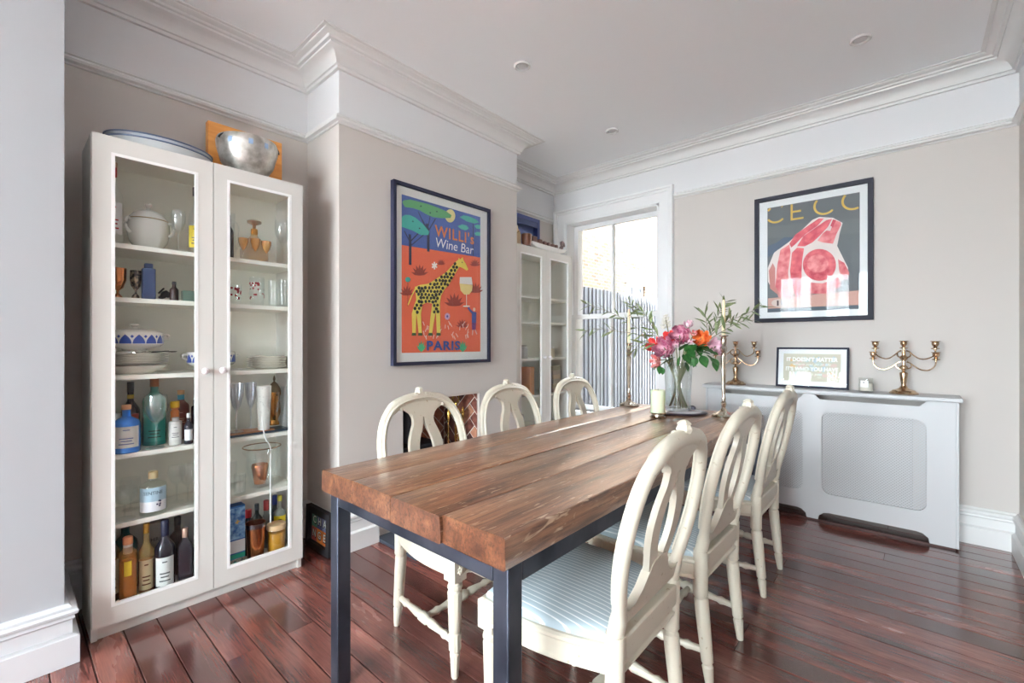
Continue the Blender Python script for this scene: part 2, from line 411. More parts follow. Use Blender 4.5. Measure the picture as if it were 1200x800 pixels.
# ---- outside: side passage, board fence, neighbour's brick wall
GRD = M((110, 108, 105), 0.9)
struct('ground_outside', G().box(-30, 30, YB + 0.3, 40, -0.25, -0.15), GRD)
struct('bounce_ground', G().box(-30, 30, -40, YF - 0.2, -0.45, -0.35), M((228, 228, 226), 0.9))  # unseen ground, whitened to bounce daylight up to the ceiling
FEN = noise_var(new_mat('weathered_grey_boards', 0.8), (92, 96, 106), (124, 128, 138), (30, 30, 1.5), 3)
fen = thing('garden_fence', 'tall grey vertical board fence outside the sash window', 'fence', (-4.05, 4.3, -0.15))
bmes = [mesh_of('board', G().box(0, 0.022, 0, 0.055, 0, 2.27 + d), FEN, smooth=False) for d in (0, 0.008, -0.006)]
for k in range(190):
    obj('board', bmes[k % 3], None, fen, loc=(random.uniform(-0.006, 0.006) + (0.018 if k % 2 else 0), k * 0.0615, 0))
obj('backing_rail', G().box(-0.05, -0.01, 0, 11.7, 0.3, 0.38).box(-0.05, -0.01, 0, 11.7, 1.8, 1.88), FEN, fen, smooth=False)
obj('backing_sheet', G().box(-0.09, -0.055, 0, 11.7, 0, 2.2), M((46, 48, 54), 0.9), fen, smooth=False)
def brick_mat():
    m = new_mat('yellow_stock_brick', 0.9); N, L = nodes(m); p = N['Principled BSDF']
    tc = N.new('ShaderNodeTexCoord'); mp = N.new('ShaderNodeMapping'); mp.inputs['Rotation'].default_value = (0, PI / 2, PI / 2)
    sp = N.new('ShaderNodeSeparateXYZ'); cb = N.new('ShaderNodeCombineXYZ'); L.new(tc.outputs['Object'], sp.inputs[0]); L.new(sp.outputs['Y'], cb.inputs['X']); L.new(sp.outputs['Z'], cb.inputs['Y'])
    b = N.new('ShaderNodeTexBrick'); b.inputs['Scale'].default_value = 1; b.inputs['Brick Width'].default_value = 0.225; b.inputs['Row Height'].default_value = 0.075; b.inputs['Mortar Size'].default_value = 0.008
    b.inputs['Color1'].default_value = lin((124, 98, 74)); b.inputs['Color2'].default_value = lin((84, 64, 48)); b.inputs['Mortar'].default_value = lin((132, 124, 114))
    L.new(cb.outputs[0], b.inputs['Vector']); L.new(b.outputs['Color'], p.inputs['Base Color'])
    return m
nb = thing('neighbouring_house', 'pale yellow brick house wall rising behind the garden fence', 'building', (-5.5, 5.0, -0.15))
hole = rect(5.6, 6.7, 2.25, 2.9)
fnN = lambda a, b, d: (d, a, b)
obj('brick_wall', shape(G(), [rect(-6, 12, 0, 10), hole], -0.3, 0, fnN), brick_mat(), nb, smooth=False)
wf = obj('window', shape(G(), [rect(5.6, 6.7, 2.25, 2.9), rect(5.68, 6.12, 2.33, 2.82), rect(6.18, 6.62, 2.33, 2.82)], -0.12, -0.05, fnN), WIN, nb, smooth=False)
obj('pane', G().box(-0.1, -0.09, 5.68, 6.62, 2.33, 2.82), M((120, 130, 145), 0.1), wf, smooth=False)
obj('lintel', G().box(-0.02, 0.03, 5.45, 6.85, 2.9, 3.05), WIN, nb, smooth=False)
obj('window_sill', G().box(-0.02, 0.07, 5.45, 6.85, 2.18, 2.25), WIN, nb, smooth=False)

# added upper storeys, wing and end wall, keeping sky light off the passage
STK = M((112, 98, 82), 0.9)
struct('sky_block_upper', G().box(-7.5, 3.2, YB + 0.02, YB + 0.3, ZC + 0.15, 11.5).box(-7.5, XA - 0.15, YB + 0.02, YB + 0.3, -0.15, ZC + 0.15), STK, smooth=False)
struct('sky_block_wing', G().box(-1.42, -1.1, YB + 0.3, 13.0, -0.15, 7.5), STK, smooth=False)
struct('sky_block_end', G().box(-5.5, -1.42, 16.0, 16.3, -0.15, 8.0), STK, smooth=False)

# ---- recessed ceiling lights
for (u, v, lb) in ((612, 77, 'round recessed ceiling light nearest the corner of the chimney breast, tilted lamp'), (1008.5, 46, 'round recessed ceiling light above the meat poster'), (717.5, 153, 'small far recessed ceiling light near the sash window')):
    p = on_z(u, v, ZC)
    t = thing('recessed_light', lb, 'ceiling light', p, 0, 'recessed ceiling lights')
    obj('trim_ring', G().lathe([(0.05, 0), (0.05, -0.006), (0.044, -0.011), (0.034, -0.007), (0.031, 0.0)], 28), M((214, 214, 214), 0.25), t)
    obj('lamp', G().lathe([(0.031, -0.0005), (0.029, -0.0035), (0.02, -0.0045), (0.0, -0.005)], 24), M((205, 205, 206), 0.3), t)

# ---- fireplace: hearth, herringbone brick lining
tag(struct('hearth', G().box(XC - 0.002, -2.03, 1.5, 2.55, 0.001, 0.022), M((52, 57, 68), 0.45), bevel=0.003), 'dark slate hearth slab in front of the fireplace', 'hearth')
struct('fireplace_recess', G().box(XA + 0.0, XA + 0.012, FP0, FP1, 0.0, FPZ).box(XA + 0.012, XC - 0.01, FP0, FP0 + 0.01, 0, FPZ).box(XA + 0.012, XC - 0.01, FP1 - 0.01, FP1, 0, FPZ)
       .box(XA + 0.012, XC, FP0, FP1, FPZ - 0.012, FPZ - 0.002), M((206, 194, 184), 0.9), smooth=False)
fire = bpy.data.objects['fireplace_recess']
def clip(poly, x0, x1, y0, y1):
    for ax, lim, sgn in ((0, x0, 1), (0, x1, -1), (1, y0, 1), (1, y1, -1)):
        out = []
        for i in range(len(poly)):
            a, b = poly[i - 1], poly[i]
            ia = (a[ax] - lim) * sgn >= 0; ib = (b[ax] - lim) * sgn >= 0
            if ia != ib:
                t = (lim - a[ax]) / (b[ax] - a[ax]); out.append((a[0] + (b[0] - a[0]) * t, a[1] + (b[1] - a[1]) * t))
            if ib: out.append(b)
        poly = out
        if len(poly) < 3: return []
    return poly
BR = [noise_var(new_mat('fire_brick', 0.85), c1, c2, (25, 25, 25), 4) for c1, c2 in (((92, 46, 38), (130, 74, 60)), ((70, 40, 38), (100, 58, 50)), ((150, 98, 74), (176, 124, 98)), ((112, 62, 52), (150, 92, 74)))]
def herring(x0, x1, y0, y1, fn, bl=0.23, bw=0.077, gap=0.010):
    cs = math.cos(PI / 4)
    for i in range(-14, 15):
        for j in range(-14, 15):
            for o in (0, 1):
                ax = i * bw + j * bl; ay = i * bw - j * bl  # herringbone lattice (double unit)
                if o == 0: q = [(ax, ay), (ax + bl - gap, ay), (ax + bl - gap, ay + bw - gap), (ax, ay + bw - gap)]
                else: q = [(ax + bl, ay), (ax + bl + bw - gap, ay), (ax + bl + bw - gap, ay + bl - gap), (ax + bl, ay + bl - gap)] if False else [(ax, ay + bw), (ax + bw - gap, ay + bw), (ax + bw - gap, ay + bw + bl - gap), (ax, ay + bw + bl - gap)]
                q = [(cs * (a - b) + (x0 + x1) / 2, cs * (a + b) + (y0 + y1) / 2) for a, b in q]
                q = clip(q, x0, x1, y0, y1)
                if len(q) > 2 and abs(sum(q[k - 1][0] * q[k][1] - q[k][0] * q[k - 1][1] for k in range(len(q)))) > 3e-4:
                    obj('brick', G().prism(q, 0, 0.005 + random.uniform(0, 0.002), fn), random.choice(BR), fire, smooth=False)
herring(XA + 0.014, XC - 0.012, 0.02, FPZ - 0.015, lambda a, b, d: (a, FP1 - 0.010 - d, b))
herring(FP0 + 0.012, FP1 - 0.024, 0.02, FPZ - 0.015, lambda a, b, d: (XA + 0.012 + d, a, b))

# ================================================================== TABLE
def wood_mat(name, dark, mid, light, rough=0.32, axis='Y', endgrain=False):
    m = new_mat(name, rough, 0, 0.7); N, L = nodes(m); p = N['Principled BSDF']; p.inputs['Coat Roughness'].default_value = 0.24
    tc = N.new('ShaderNodeTexCoord'); oi = N.new('ShaderNodeObjectInfo'); ad = N.new('ShaderNodeVectorMath'); ad.operation = 'ADD'
    L.new(tc.outputs['Object'], ad.inputs[0]); mu = N.new('ShaderNodeMath'); mu.operation = 'MULTIPLY'; mu.inputs[1].default_value = 23
    L.new(oi.outputs['Random'], mu.inputs[0]); cb = N.new('ShaderNodeCombineXYZ'); L.new(mu.outputs[0], cb.inputs[0]); L.new(mu.outputs[0], cb.inputs[1]); L.new(cb.outputs[0], ad.inputs[1])
    def nz(sc, det, r=0.6, dist=0.0):
        mp = N.new('ShaderNodeMapping'); mp.inputs['Scale'].default_value = sc; L.new(ad.outputs[0], mp.inputs[0])
        n = N.new('ShaderNodeTexNoise'); n.inputs['Scale'].default_value = 1; n.inputs['Detail'].default_value = det; n.inputs['Roughness'].default_value = r; n.inputs['Distortion'].default_value = dist
        L.new(mp.outputs[0], n.inputs['Vector']); return n
    k = (1, 0, 0) if axis == 'X' else (0, 1, 0)
    a = (14, 1.6, 14) if axis == 'Y' else (1.6, 14, 14); b = (120, 5, 90) if axis == 'Y' else (5, 120, 90); c = (30, 9, 30) if axis == 'Y' else (9, 30, 30)
    n1 = nz(a, 5, 0.6, 0.6); n2 = nz(b, 6, 0.7, 0.3); n3 = nz(c, 6, 0.7)
    r = N.new('ShaderNodeValToRGB'); e = r.color_ramp.elements; e[0].position = 0.28; e[0].color = lin(dark); e[1].position = 0.72; e[1].color = lin(light)
    q = e.new(0.5); q.color = lin(mid); L.new(n1.outputs['Fac'], r.inputs[0])
    r2 = N.new('ShaderNodeValToRGB'); f = r2.color_ramp.elements; f[0].position = 0.36; f[0].color = (0.34, 0.28, 0.25, 1); f[1].position = 0.54; f[1].color = (1.1, 1.08, 1.06, 1); L.new(n2.outputs['Fac'], r2.inputs[0])
    mx = N.new('ShaderNodeMix'); mx.data_type = 'RGBA'; mx.blend_type = 'MULTIPLY'; mx.inputs['Factor'].default_value = 0.85; L.new(r.outputs[0], mx.inputs['A']); L.new(r2.outputs[0], mx.inputs['B'])
    r3 = N.new('ShaderNodeValToRGB'); r3.color_ramp.elements[0].position = 0.24; r3.color_ramp.elements[0].color = (0.3, 0.24, 0.2, 1); r3.color_ramp.elements[1].position = 0.4; r3.color_ramp.elements[1].color = (1, 1, 1, 1); L.new(n3.outputs['Fac'], r3.inputs[0])
    mx2 = N.new('ShaderNodeMix'); mx2.data_type = 'RGBA'; mx2.blend_type = 'MULTIPLY'; mx2.inputs['Factor'].default_value = 0.8; L.new(mx.outputs['Result'], mx2.inputs['A']); L.new(r3.outputs[0], mx2.inputs['B'])
    if endgrain:      # sawn plank ends soak up more stain than the faces
        sx = N.new('ShaderNodeSeparateXYZ'); L.new(tc.outputs['Normal'], sx.inputs[0]); ab = N.new('ShaderNodeMath'); ab.operation = 'ABSOLUTE'; L.new(sx.outputs['Y'], ab.inputs[0])
        gt = N.new('ShaderNodeMath'); gt.operation = 'GREATER_THAN'; gt.inputs[1].default_value = 0.6; L.new(ab.outputs[0], gt.inputs[0])
        m3 = N.new('ShaderNodeMix'); m3.data_type = 'RGBA'; m3.blend_type = 'MULTIPLY'; m3.inputs['B'].default_value = (0.5, 0.38, 0.3, 1); L.new(gt.outputs[0], m3.inputs['Factor']); L.new(mx2.outputs['Result'], m3.inputs['A'])
        # pale scratches along the grain
        n4 = nz((70, 11, 40), 3, 0.5, 1.2); r4 = N.new('ShaderNodeValToRGB'); r4.color_ramp.elements[0].position = 0.62; r4.color_ramp.elements[1].position = 0.7; L.new(n4.outputs['Fac'], r4.inputs[0])
        k4 = N.new('ShaderNodeMath'); k4.operation = 'MULTIPLY'; k4.inputs[1].default_value = 0.7; inv = N.new('ShaderNodeMath'); inv.operation = 'MULTIPLY_ADD'; inv.inputs[1].default_value = -0.7; inv.inputs[2].default_value = 0.7; L.new(gt.outputs[0], inv.inputs[0]); L.new(inv.outputs[0], k4.inputs[1]); L.new(r4.outputs[0], k4.inputs[0])
        m4 = N.new('ShaderNodeMix'); m4.data_type = 'RGBA'; m4.inputs['B'].default_value = lin((206, 178, 152)); L.new(k4.outputs[0], m4.inputs['Factor']); L.new(m3.outputs['Result'], m4.inputs['A'])
        L.new(m4.outputs['Result'], p.inputs['Base Color'])
    else: L.new(mx2.outputs['Result'], p.inputs['Base Color'])
    bp = N.new('ShaderNodeBump'); bp.inputs['Strength'].default_value = 0.22; bp.inputs['Distance'].default_value = 0.003
    sm = N.new('ShaderNodeMath'); sm.operation = 'ADD'; L.new(n2.outputs['Fac'], sm.inputs[0]); L.new(n3.outputs['Fac'], sm.inputs[1]); L.new(sm.outputs[0], bp.inputs['Height']); L.new(bp.outputs[0], p.inputs['Normal'])
    return m
OAK = wood_mat('reclaimed_pine', (88, 56, 38), (140, 97, 70), (188, 146, 112), 0.3, endgrain=True)
STEEL = noise_var(new_mat('raw_blue_steel', 0.42, 0.75), (46, 50, 62), (80, 84, 96), (6, 6, 4), 4)
TX0, TX1, TY0, TY1, TZ, TH = -1.535, -0.680, 0.742, 3.09, 0.752, 0.072
tab = thing('dining_table', 'long dining table of reclaimed brown planks on a dark steel frame', 'table', ((TX0 + TX1) / 2, (TY0 + TY1) / 2, 0))
tc0 = Vector(((TX0 + TX1) / 2, (TY0 + TY1) / 2, 0))
def plank(x0, x1, seed, tz):
    rnd = random.Random(seed); g = G(); n = 40; prof_n = 12; vs = []; fs = []
    ph = [rnd.uniform(0, 6) for _ in range(6)]
    e0 = rnd.uniform(-0.006, 0.006)
    for i in range(n + 1):
        t = i / n; yy = TY0 + (TY1 - TY0) * t
        wl = 0.0022 * math.sin(5 * t + ph[0]) + 0.0014 * math.sin(23 * t + ph[1]) + rnd.uniform(-.0008, .0008)
        wr = 0.0022 * math.sin(6 * t + ph[2]) + 0.0014 * math.sin(19 * t + ph[3]) + rnd.uniform(-.0008, .0008)
        wz = 0.0012 * math.sin(9 * t + ph[4]) + rnd.uniform(-.0006, .0006)
        a, b = x0 + 0.0008 + max(wl, -.0005) * .6, x1 - 0.0008 - max(wr, -.0005) * .6; zt = TZ + tz + wz; zb = TZ - TH; c = 0.003
        pr = [(a, zb + c), (a + c, zb), ((a + b) / 2, zb), (b - c, zb), (b, zb + c), (b, (zt + zb) / 2), (b, zt - c), (b - c, zt - 0.0008), (b - 2 * c, zt),
              ((a + b) / 2, zt), (a + 2 * c, zt), (a + c, zt - 0.0008), (a, zt - c), (a, (zt + zb) / 2)]
        for (x, z) in pr:
            off = e0 + rnd.uniform(-.0025, .0025) if i in (0, n) else 0
            vs.append((x - tc0.x, yy + off - tc0.y, z))
    m = 14
    for i in range(n):
        for k in range(m): fs.append((i * m + k, i * m + (k + 1) % m, (i + 1) * m + (k + 1) % m, (i + 1) * m + k))
    fs.append(tuple(reversed(range(m)))); fs.append(tuple(n * m + k for k in range(m)))
    return g.add(vs, fs)
for i, (a, b) in enumerate(zip((TX0, -1.335, -1.12, -0.897), (-1.335, -1.12, -0.897, TX1))):
    obj('plank', plank(a, b, 11 + i, (0, 0.0015, -0.001, 0.001)[i]), OAK, tab, ang=50)
LW = 0.05; zt = TZ - TH
for sx in (0, 1):
    for sy in (0, 1):
        x0 = (TX0 + 0.008 if sx == 0 else TX1 - 0.008 - LW) - tc0.x; y0 = (TY0 + 0.022 if sy == 0 else TY1 - 0.022 - LW) - tc0.y
        obj('leg', G().box(x0, x0 + LW, y0, y0 + LW, 0, zt), STEEL, tab, bevel=0.004)
for sy in (0, 1):
    y0 = (TY0 + 0.022 if sy == 0 else TY1 - 0.022 - LW) - tc0.y
    obj('end_rail', G().box(TX0 + 0.008 + LW - tc0.x, TX1 - 0.008 - LW - tc0.x, y0, y0 + LW, zt - LW, zt), STEEL, tab, bevel=0.004)
for sx in (0, 1):
    x0 = (TX0 + 0.008 if sx == 0 else TX1 - 0.008 - LW) - tc0.x
    obj('side_rail', G().box(x0, x0 + LW, TY0 + 0.022 + LW - tc0.y, TY1 - 0.022 - LW - tc0.y, zt - LW, zt), STEEL, tab, bevel=0.004)
obj('nail_head', G().lathe([(0.0055, 0), (0.005, 0.002), (0, 0.0025)], 12).xf(Matrix.Translation((TX1 - tc0.x - 0.0035, TY0 + 0.075 - tc0.y, TZ - 0.03)) @ Matrix.Rotation(PI / 2, 4, 'Y')), M((40, 34, 32), 0.4, 0.8), tab)

# ================================================================== CHAIRS
CREAM = noise_var(new_mat('cream_distressed_paint', 0.42, 0, 0.1), (176, 158, 128), (211, 204, 187), (55, 55, 55), 3, 0.24, 0.34, 0.15)
def stripe_mat():
    m = new_mat('blue_striped_linen', 0.85); N, L = nodes(m); p = N['Principled BSDF']
    tc = N.new('ShaderNodeTexCoord'); sp = N.new('ShaderNodeSeparateXYZ'); L.new(tc.outputs['Object'], sp.inputs[0])
    mu = N.new('ShaderNodeMath'); mu.operation = 'MULTIPLY'; mu.inputs[1].default_value = 1 / 0.0165; L.new(sp.outputs['Y'], mu.inputs[0])
    fr = N.new('ShaderNodeMath'); fr.operation = 'FRACT'; L.new(mu.outputs[0], fr.inputs[0])
    r = N.new('ShaderNodeValToRGB'); r.color_ramp.interpolation = 'LINEAR'; e = r.color_ramp.elements
    e[0].position = 0.0; e[0].color = lin((228, 232, 232)); e[1].position = 0.16; e[1].color = lin((228, 232, 232))
    q = e.new(0.2); q.color = lin((168, 184, 192)); q = e.new(0.96); q.color = lin((174, 189, 197)); q = e.new(1.0); q.color = lin((228, 232, 232))
    L.new(fr.outputs[0], r.inputs[0]); L.new(r.outputs[0], p.inputs['Base Color'])
    n = N.new('ShaderNodeTexNoise'); n.inputs['Scale'].default_value = 500; L.new(tc.outputs['Object'], n.inputs['Vector'])
    b = N.new('ShaderNodeBump'); b.inputs['Strength'].default_value = 0.2; b.inputs['Distance'].default_value = 0.001; L.new(n.outputs['Fac'], b.inputs['Height']); L.new(b.outputs[0], p.inputs['Normal'])
    return m
STRIPE = stripe_mat()
def bx(z): return 0.028 - (z - 0.42) * 0.212      # rake of the back, local x at height z
def make_chair():
    t = thing('dining_chair', 'chair', 'chair', (0, 0, 0), 0, 'white painted dining chairs round the table')
    # seat frame: trapezoid with bowed front and sides
    def outline(inset, n=8):
        pts = []
        yr, yf, x0, x1 = 0.188 - inset, 0.248 - inset, 0.0 + inset, 0.425 - inset
        pts += [(x0, -yr)]
        for k in range(1, n): tt = k / n; pts.append((x0 + (x1 - x0) * tt, -(yr + (yf - yr) * tt + 0.030 * math.sin(PI * tt))))
        for k in range(n + 1): tt = k / n; pts.append((x1 + 0.022 * math.sin(PI * tt), -yf + 2 * yf * tt))
        for k in range(1, n): tt = 1 - k / n; pts.append((x0 + (x1 - x0) * tt, (yr + (yf - yr) * tt + 0.030 * math.sin(PI * tt))))
        pts.append((x0, yr)); return pts
    o0 = outline(0); o1 = outline(0.006); o2 = outline(0.03); n = len(o0); g = G()
    rings = [(o2, 0.372), (o0, 0.372), (o0, 0.376), (o1, 0.382), (o1, 0.42), (o0, 0.427), (o0, 0.436), (o1, 0.441), (o2, 0.441)]
    vs = []; fs = []
    for ol, z in rings: vs += [(x, y, z) for x, y in ol]
    for i in range(len(rings) - 1):
        for k in range(n): fs.append((i * n + k, i * n + (k + 1) % n, (i + 1) * n + (k + 1) % n, (i + 1) * n + k))
    for k in range(n): fs.append(((len(rings) - 1) * n + k, (len(rings) - 1) * n + (k + 1) % n, (k + 1) % n, k))
    obj('seat_frame', g.add(vs, fs), CREAM, t)
    # cushion
    g = G(); oc = outline(0.014); cx, cy = 0.215, 0; vs = []; fs = []
    lv = [(1.0, 0.40), (1.0, 0.446), (0.985, 0.456), (0.95, 0.463), (0.85, 0.470), (0.65, 0.477), (0.4, 0.481), (0.15, 0.482)]
    for sc, z in lv: vs += [(cx + (x - cx) * sc, y * sc, z) for x, y in oc]
    for i in range(len(lv) - 1):
        for k in range(n): fs.append((i * n + k, i * n + (k + 1) % n, (i + 1) * n + (k + 1) % n, (i + 1) * n + k))
    fs.append(tuple((len(lv) - 1) * n + k for k in range(n))); fs.append(tuple(reversed(range(n))))
    obj('seat_cushion', g.add(vs, fs), STRIPE, t, ang=60, label='pale blue cushion with thin white stripes')
    # front legs: carved block, turned and tapered shaft
    for s in (-1, 1):
        c = (0.40, s * 0.222)
        g = G(); g.box(c[0] - 0.027, c[0] + 0.03, c[1] - 0.028, c[1] + 0.028, 0.352, 0.434)
        g.lathe([(0.0, 0.0), (0.011, 0.0), (0.013, 0.006), (0.017, 0.07), (0.019, 0.088), (0.015, 0.094), (0.022, 0.102), (0.023, 0.16), (0.019, 0.165), (0.0225, 0.17), (0.0265, 0.31), (0.022, 0.316), (0.027, 0.322), (0.027, 0.332), (0.022, 0.338), (0.026, 0.353)], 20, (c[0], c[1], 0), flute=10, fdep=0.06)
        lg = obj('leg', g, CREAM, t)
        g = G(); g.lathe([(0.017, 0), (0.016, 0.004), (0.008, 0.006), (0.006, 0.008), (0, 0.009)], 16, flute=8, fdep=0.3)
        obj('rosette', g, CREAM, lg, loc=(c[0] + 0.03, c[1], 0.393), rot=(0, PI / 2, 0))
    # rear legs, square above, tapered below
    for s in (-1, 1):
        g = G(); pts = []
        for z, r, x in ((0.0, 0.012, -0.012), (0.01, 0.0135, -0.011), (0.075, 0.019, -0.004), (0.083, 0.014, -0.003), (0.09, 0.02, -0.003), (0.24, 0.0235, 0.012), (0.30, 0.024, 0.018), (0.308, 0.019, 0.019), (0.316, 0.025, 0.019), (0.33, 0.025, 0.02), (0.47, 0.025, bx(0.47))):
            pts.append(((x, s * (0.176 + 0.003 * (z > .3)), z), r))
        g.tube([p for p, r in pts], [r for p, r in pts], 12, up=(1, 0, 0))
        obj('leg', g, CREAM, t)
    # hoop back
    half = [(0.178, 0.455), (0.177, 0.48), (0.178, 0.51), (0.190, 0.55), (0.210, 0.60), (0.226, 0.66), (0.231, 0.72), (0.225, 0.785), (0.206, 0.845), (0.174, 0.890), (0.13, 0.919), (0.08, 0.934), (0.035, 0.940)]
    pth = [(y, z) for y, z in half] + [(0, 0.941)] + [(-y, z) for y, z in reversed(half)]
    pth = smooth_path([(bx(z), y, z) for y, z in pth], 2)
    rad = [0.0215 + (0.005 if abs(p.y) < 0.19 and p.z < 0.52 else 0) + (0.004 if p.z > 0.9 else 0) for p in pth]
    g = G().tube(pth, rad, 10, up=(1, 0, 0.18), flat=0.82)
    g.tube([(p.x + 0.017, p.y, p.z) for p in pth[6:-6]], 0.0065, 6, up=(1, 0, 0))
    obj('back_hoop', g, CREAM, t, ang=60)
    obj('rear_rail', G().box(-0.004, 0.036, -0.165, 0.165, 0.40, 0.462), CREAM, t, bevel=0.006)
    # lower back rail with flared shoulders and the vase-shaped splat
    fn = lambda a, b, d: (bx(b) + d, a, b)
    low = [(-0.172, 0.488), (0.172, 0.488), (0.178, 0.535), (0.15, 0.522), (0.115, 0.526), (0.085, 0.55), (0.062, 0.585), (0.04, 0.61), (0, 0.618), (-0.04, 0.61), (-0.062, 0.585), (-0.085, 0.55), (-0.115, 0.526), (-0.15, 0.522), (-0.178, 0.535)]
    sp = obj('back_splat', shape(G(), [low], -0.012, 0.012, fn), CREAM, t, bevel=0.004)
    top = [(-0.13, 0.914), (-0.108, 0.898), (-0.085, 0.886), (-0.066, 0.872), (-0.057, 0.855), (0.057, 0.855), (0.066, 0.872), (0.085, 0.886), (0.108, 0.898), (0.13, 0.914), (0.07, 0.934), (0, 0.939), (-0.07, 0.934)]
    obj('crest_panel', shape(G(), [top], -0.011, 0.014, fn), CREAM, sp, bevel=0.004)
    for s in (-1, 1):
        ctr = [(0.031, 0.87, 0.03), (0.030, 0.845, 0.027), (0.036, 0.815, 0.025), (0.053, 0.78, 0.025), (0.066, 0.74, 0.026), (0.068, 0.695, 0.025), (0.058, 0.65, 0.023), (0.041, 0.61, 0.024), (0.031, 0.58, 0.028)]
        q = smooth_path([Vector(c) for c in ctr], 3); L_ = []; R_ = []
        for i, c in enumerate(q):
            d = (q[min(i + 1, len(q) - 1)] - q[max(i - 1, 0)]); nn = Vector((-d.y, d.x)).normalized()
            L_.append((s * (c.x + nn.x * c.z), c.y + nn.y * c.z)); R_.append((s * max(c.x - nn.x * c.z, 0.002), c.y - nn.y * c.z))
        obj('splat_strap', shape(G(), [L_ + R_[::-1]], -0.009, 0.009, fn), CREAM, sp, bevel=0.003)
    # carved crest ornament
    g = G(); rnd = random.Random(3)
    g.lathe([(0, -0.012), (0.016, -0.008), (0.021, 0.003), (0.016, 0.014), (0.019, 0.018), (0.010, 0.026), (0, 0.028)], 14, (bx(0.965), 0, 0.962), flute=7, fdep=0.2)
    for s in (-1, 1):
        for k in range(5):
            a = 0.03 + 0.022 * k; zz = 0.955 - 0.0011 * (k * 1.5) ** 2 - 0.004 * k
            g.lathe([(0, -0.009), (0.010 - 0.0008 * k, -0.003), (0.009 - 0.0008 * k, 0.006), (0, 0.010)], 9, (bx(zz) + 0.012, s * a, zz))
    obj('crest_ornament', g, CREAM, t)
    # turned stretchers
    def turned(p, q):
        P, Q = Vector(p), Vector(q); ks = [(0, .011), (.12, .012), (.16, .016), (.2, .011), (.26, .013), (.38, .0175), (.42, .013), (.45, .02), (.55, .02), (.58, .013), (.62, .0175), (.74, .013), (.8, .011), (.84, .016), (.88, .012), (1, .011)]
        return G().tube([P.lerp(Q, k) for k, r in ks], [r for k, r in ks], 10)
    obj('stretcher', turned((0.0, 0.176, 0.125), (0.40, 0.222, 0.125)), CREAM, t)
    obj('stretcher', turned((0.0, -0.176, 0.125), (0.40, -0.222, 0.125)), CREAM, t)
    obj('stretcher', turned((0.2, -0.198, 0.125), (0.2, 0.198, 0.125)), CREAM, t)
    return t
ch0 = make_chair()
CH = [((-1.625, 1.285, 0), 0.02, 'cream painted chair standing in front of the brick fireplace opening'),
      ((-1.635, 1.895, 0), 0.0, 'cream chair on the chimney side, between the fireplace chair and the window chair'),
      ((-1.635, 2.55, 0), -0.02, 'cream painted chair nearest the sash window'),
      ((-0.537, 1.19, 0), PI + 0.01, 'nearest cream chair, seen from behind, its blue striped seat beside the front table leg'),
      ((-0.533, 1.795, 0), PI - 0.01, 'cream chair seen from behind, middle one of the nearer row of three'),
      ((-0.536, 2.55, 0), PI, 'cream chair seen from behind against the lattice radiator cover, farthest of the nearer row')]
for i, (loc, rz, lb) in enumerate(CH):
    o = ch0 if i == 0 else copy_tree(ch0)
    o.location = loc; o.rotation_euler = (0, 0, rz); o['label'] = lb

# ================================================================== RADIATOR COVER
RW = M((202, 203, 205), 0.45, name='radiator_cover_paint')
rx0, rx1, ry = -1.19, 0.185, 3.63
rc = thing('radiator_cover', 'long white radiator cover with two lattice grilles against the far wall', 'radiator cover', ((rx0 + rx1) / 2, YB - 0.1, 0))
ro = Vector(((rx0 + rx1) / 2, YB - 0.1, 0))
fr = lambda a, b, d: (a - ro.x, d - ro.y, b)
def trap(a, b, z, up):      # shallow slot with sloped ends
    h = 0.035
    return [(a, z), (b, z), (b - 0.03, z + h * up), (a + 0.03, z + h * up)] if up > 0 else [(a, z), (a + 0.0, z - 0.002), (a + 0.035, z - h), (b - 0.035, z - h), (b, z - 0.002), (b, z)]
GR = [rrect(-1.075, -0.562, 0.19, 0.735, 0.05), rrect(-0.455, 0.062, 0.19, 0.735, 0.05)]
bot = [(rx0, 0.012), (-1.09, 0.012), (-1.085, 0.04), (-1.06, 0.062), (-1.03, 0.068), (-0.6, 0.068), (-0.57, 0.062), (-0.545, 0.04), (-0.54, 0.012), (-0.475, 0.012), (-0.47, 0.04), (-0.445, 0.062), (-0.415, 0.068), (0.015, 0.068), (0.045, 0.062), (0.07, 0.04), (0.075, 0.012), (rx1, 0.012), (rx1, 0.852), (rx0, 0.852)]
slots = [[(-1.1, 0.846), (-1.07, 0.815), (-0.585, 0.815), (-0.555, 0.846)], [(-0.495, 0.846), (-0.465, 0.815), (0.03, 0.815), (0.06, 0.846)]]
obj('front_panel', shape(G(), [bot] + GR + slots, ry, ry + 0.018, fr), RW, rc, smooth=False, bevel=0.0025)
obj('side_panel', G().box(rx1 - ro.x, rx1 + 0.014 - ro.x, ry - 0.004 - ro.y, YB - 0.036 - ro.y, 0.012, 0.852), RW, rc, smooth=False, bevel=0.002)
obj('side_panel', G().box(rx0 - 0.014 - ro.x, rx0 - ro.x, ry - 0.004 - ro.y, YB - 0.036 - ro.y, 0.012, 0.852), RW, rc, smooth=False, bevel=0.002)
obj('top_shelf', G().box(rx0 - 0.03 - ro.x, rx1 + 0.03 - ro.x, ry - 0.03 - ro.y, YB - ro.y, 0.852, 0.876), RW, rc, bevel=0.005)
obj('plinth_strip', G().box(rx0 - ro.x, rx1 - ro.x, ry + 0.004 - ro.y, ry + 0.016 - ro.y, 0.0, 0.012), M((70, 40, 36), 0.5), rc, smooth=False)
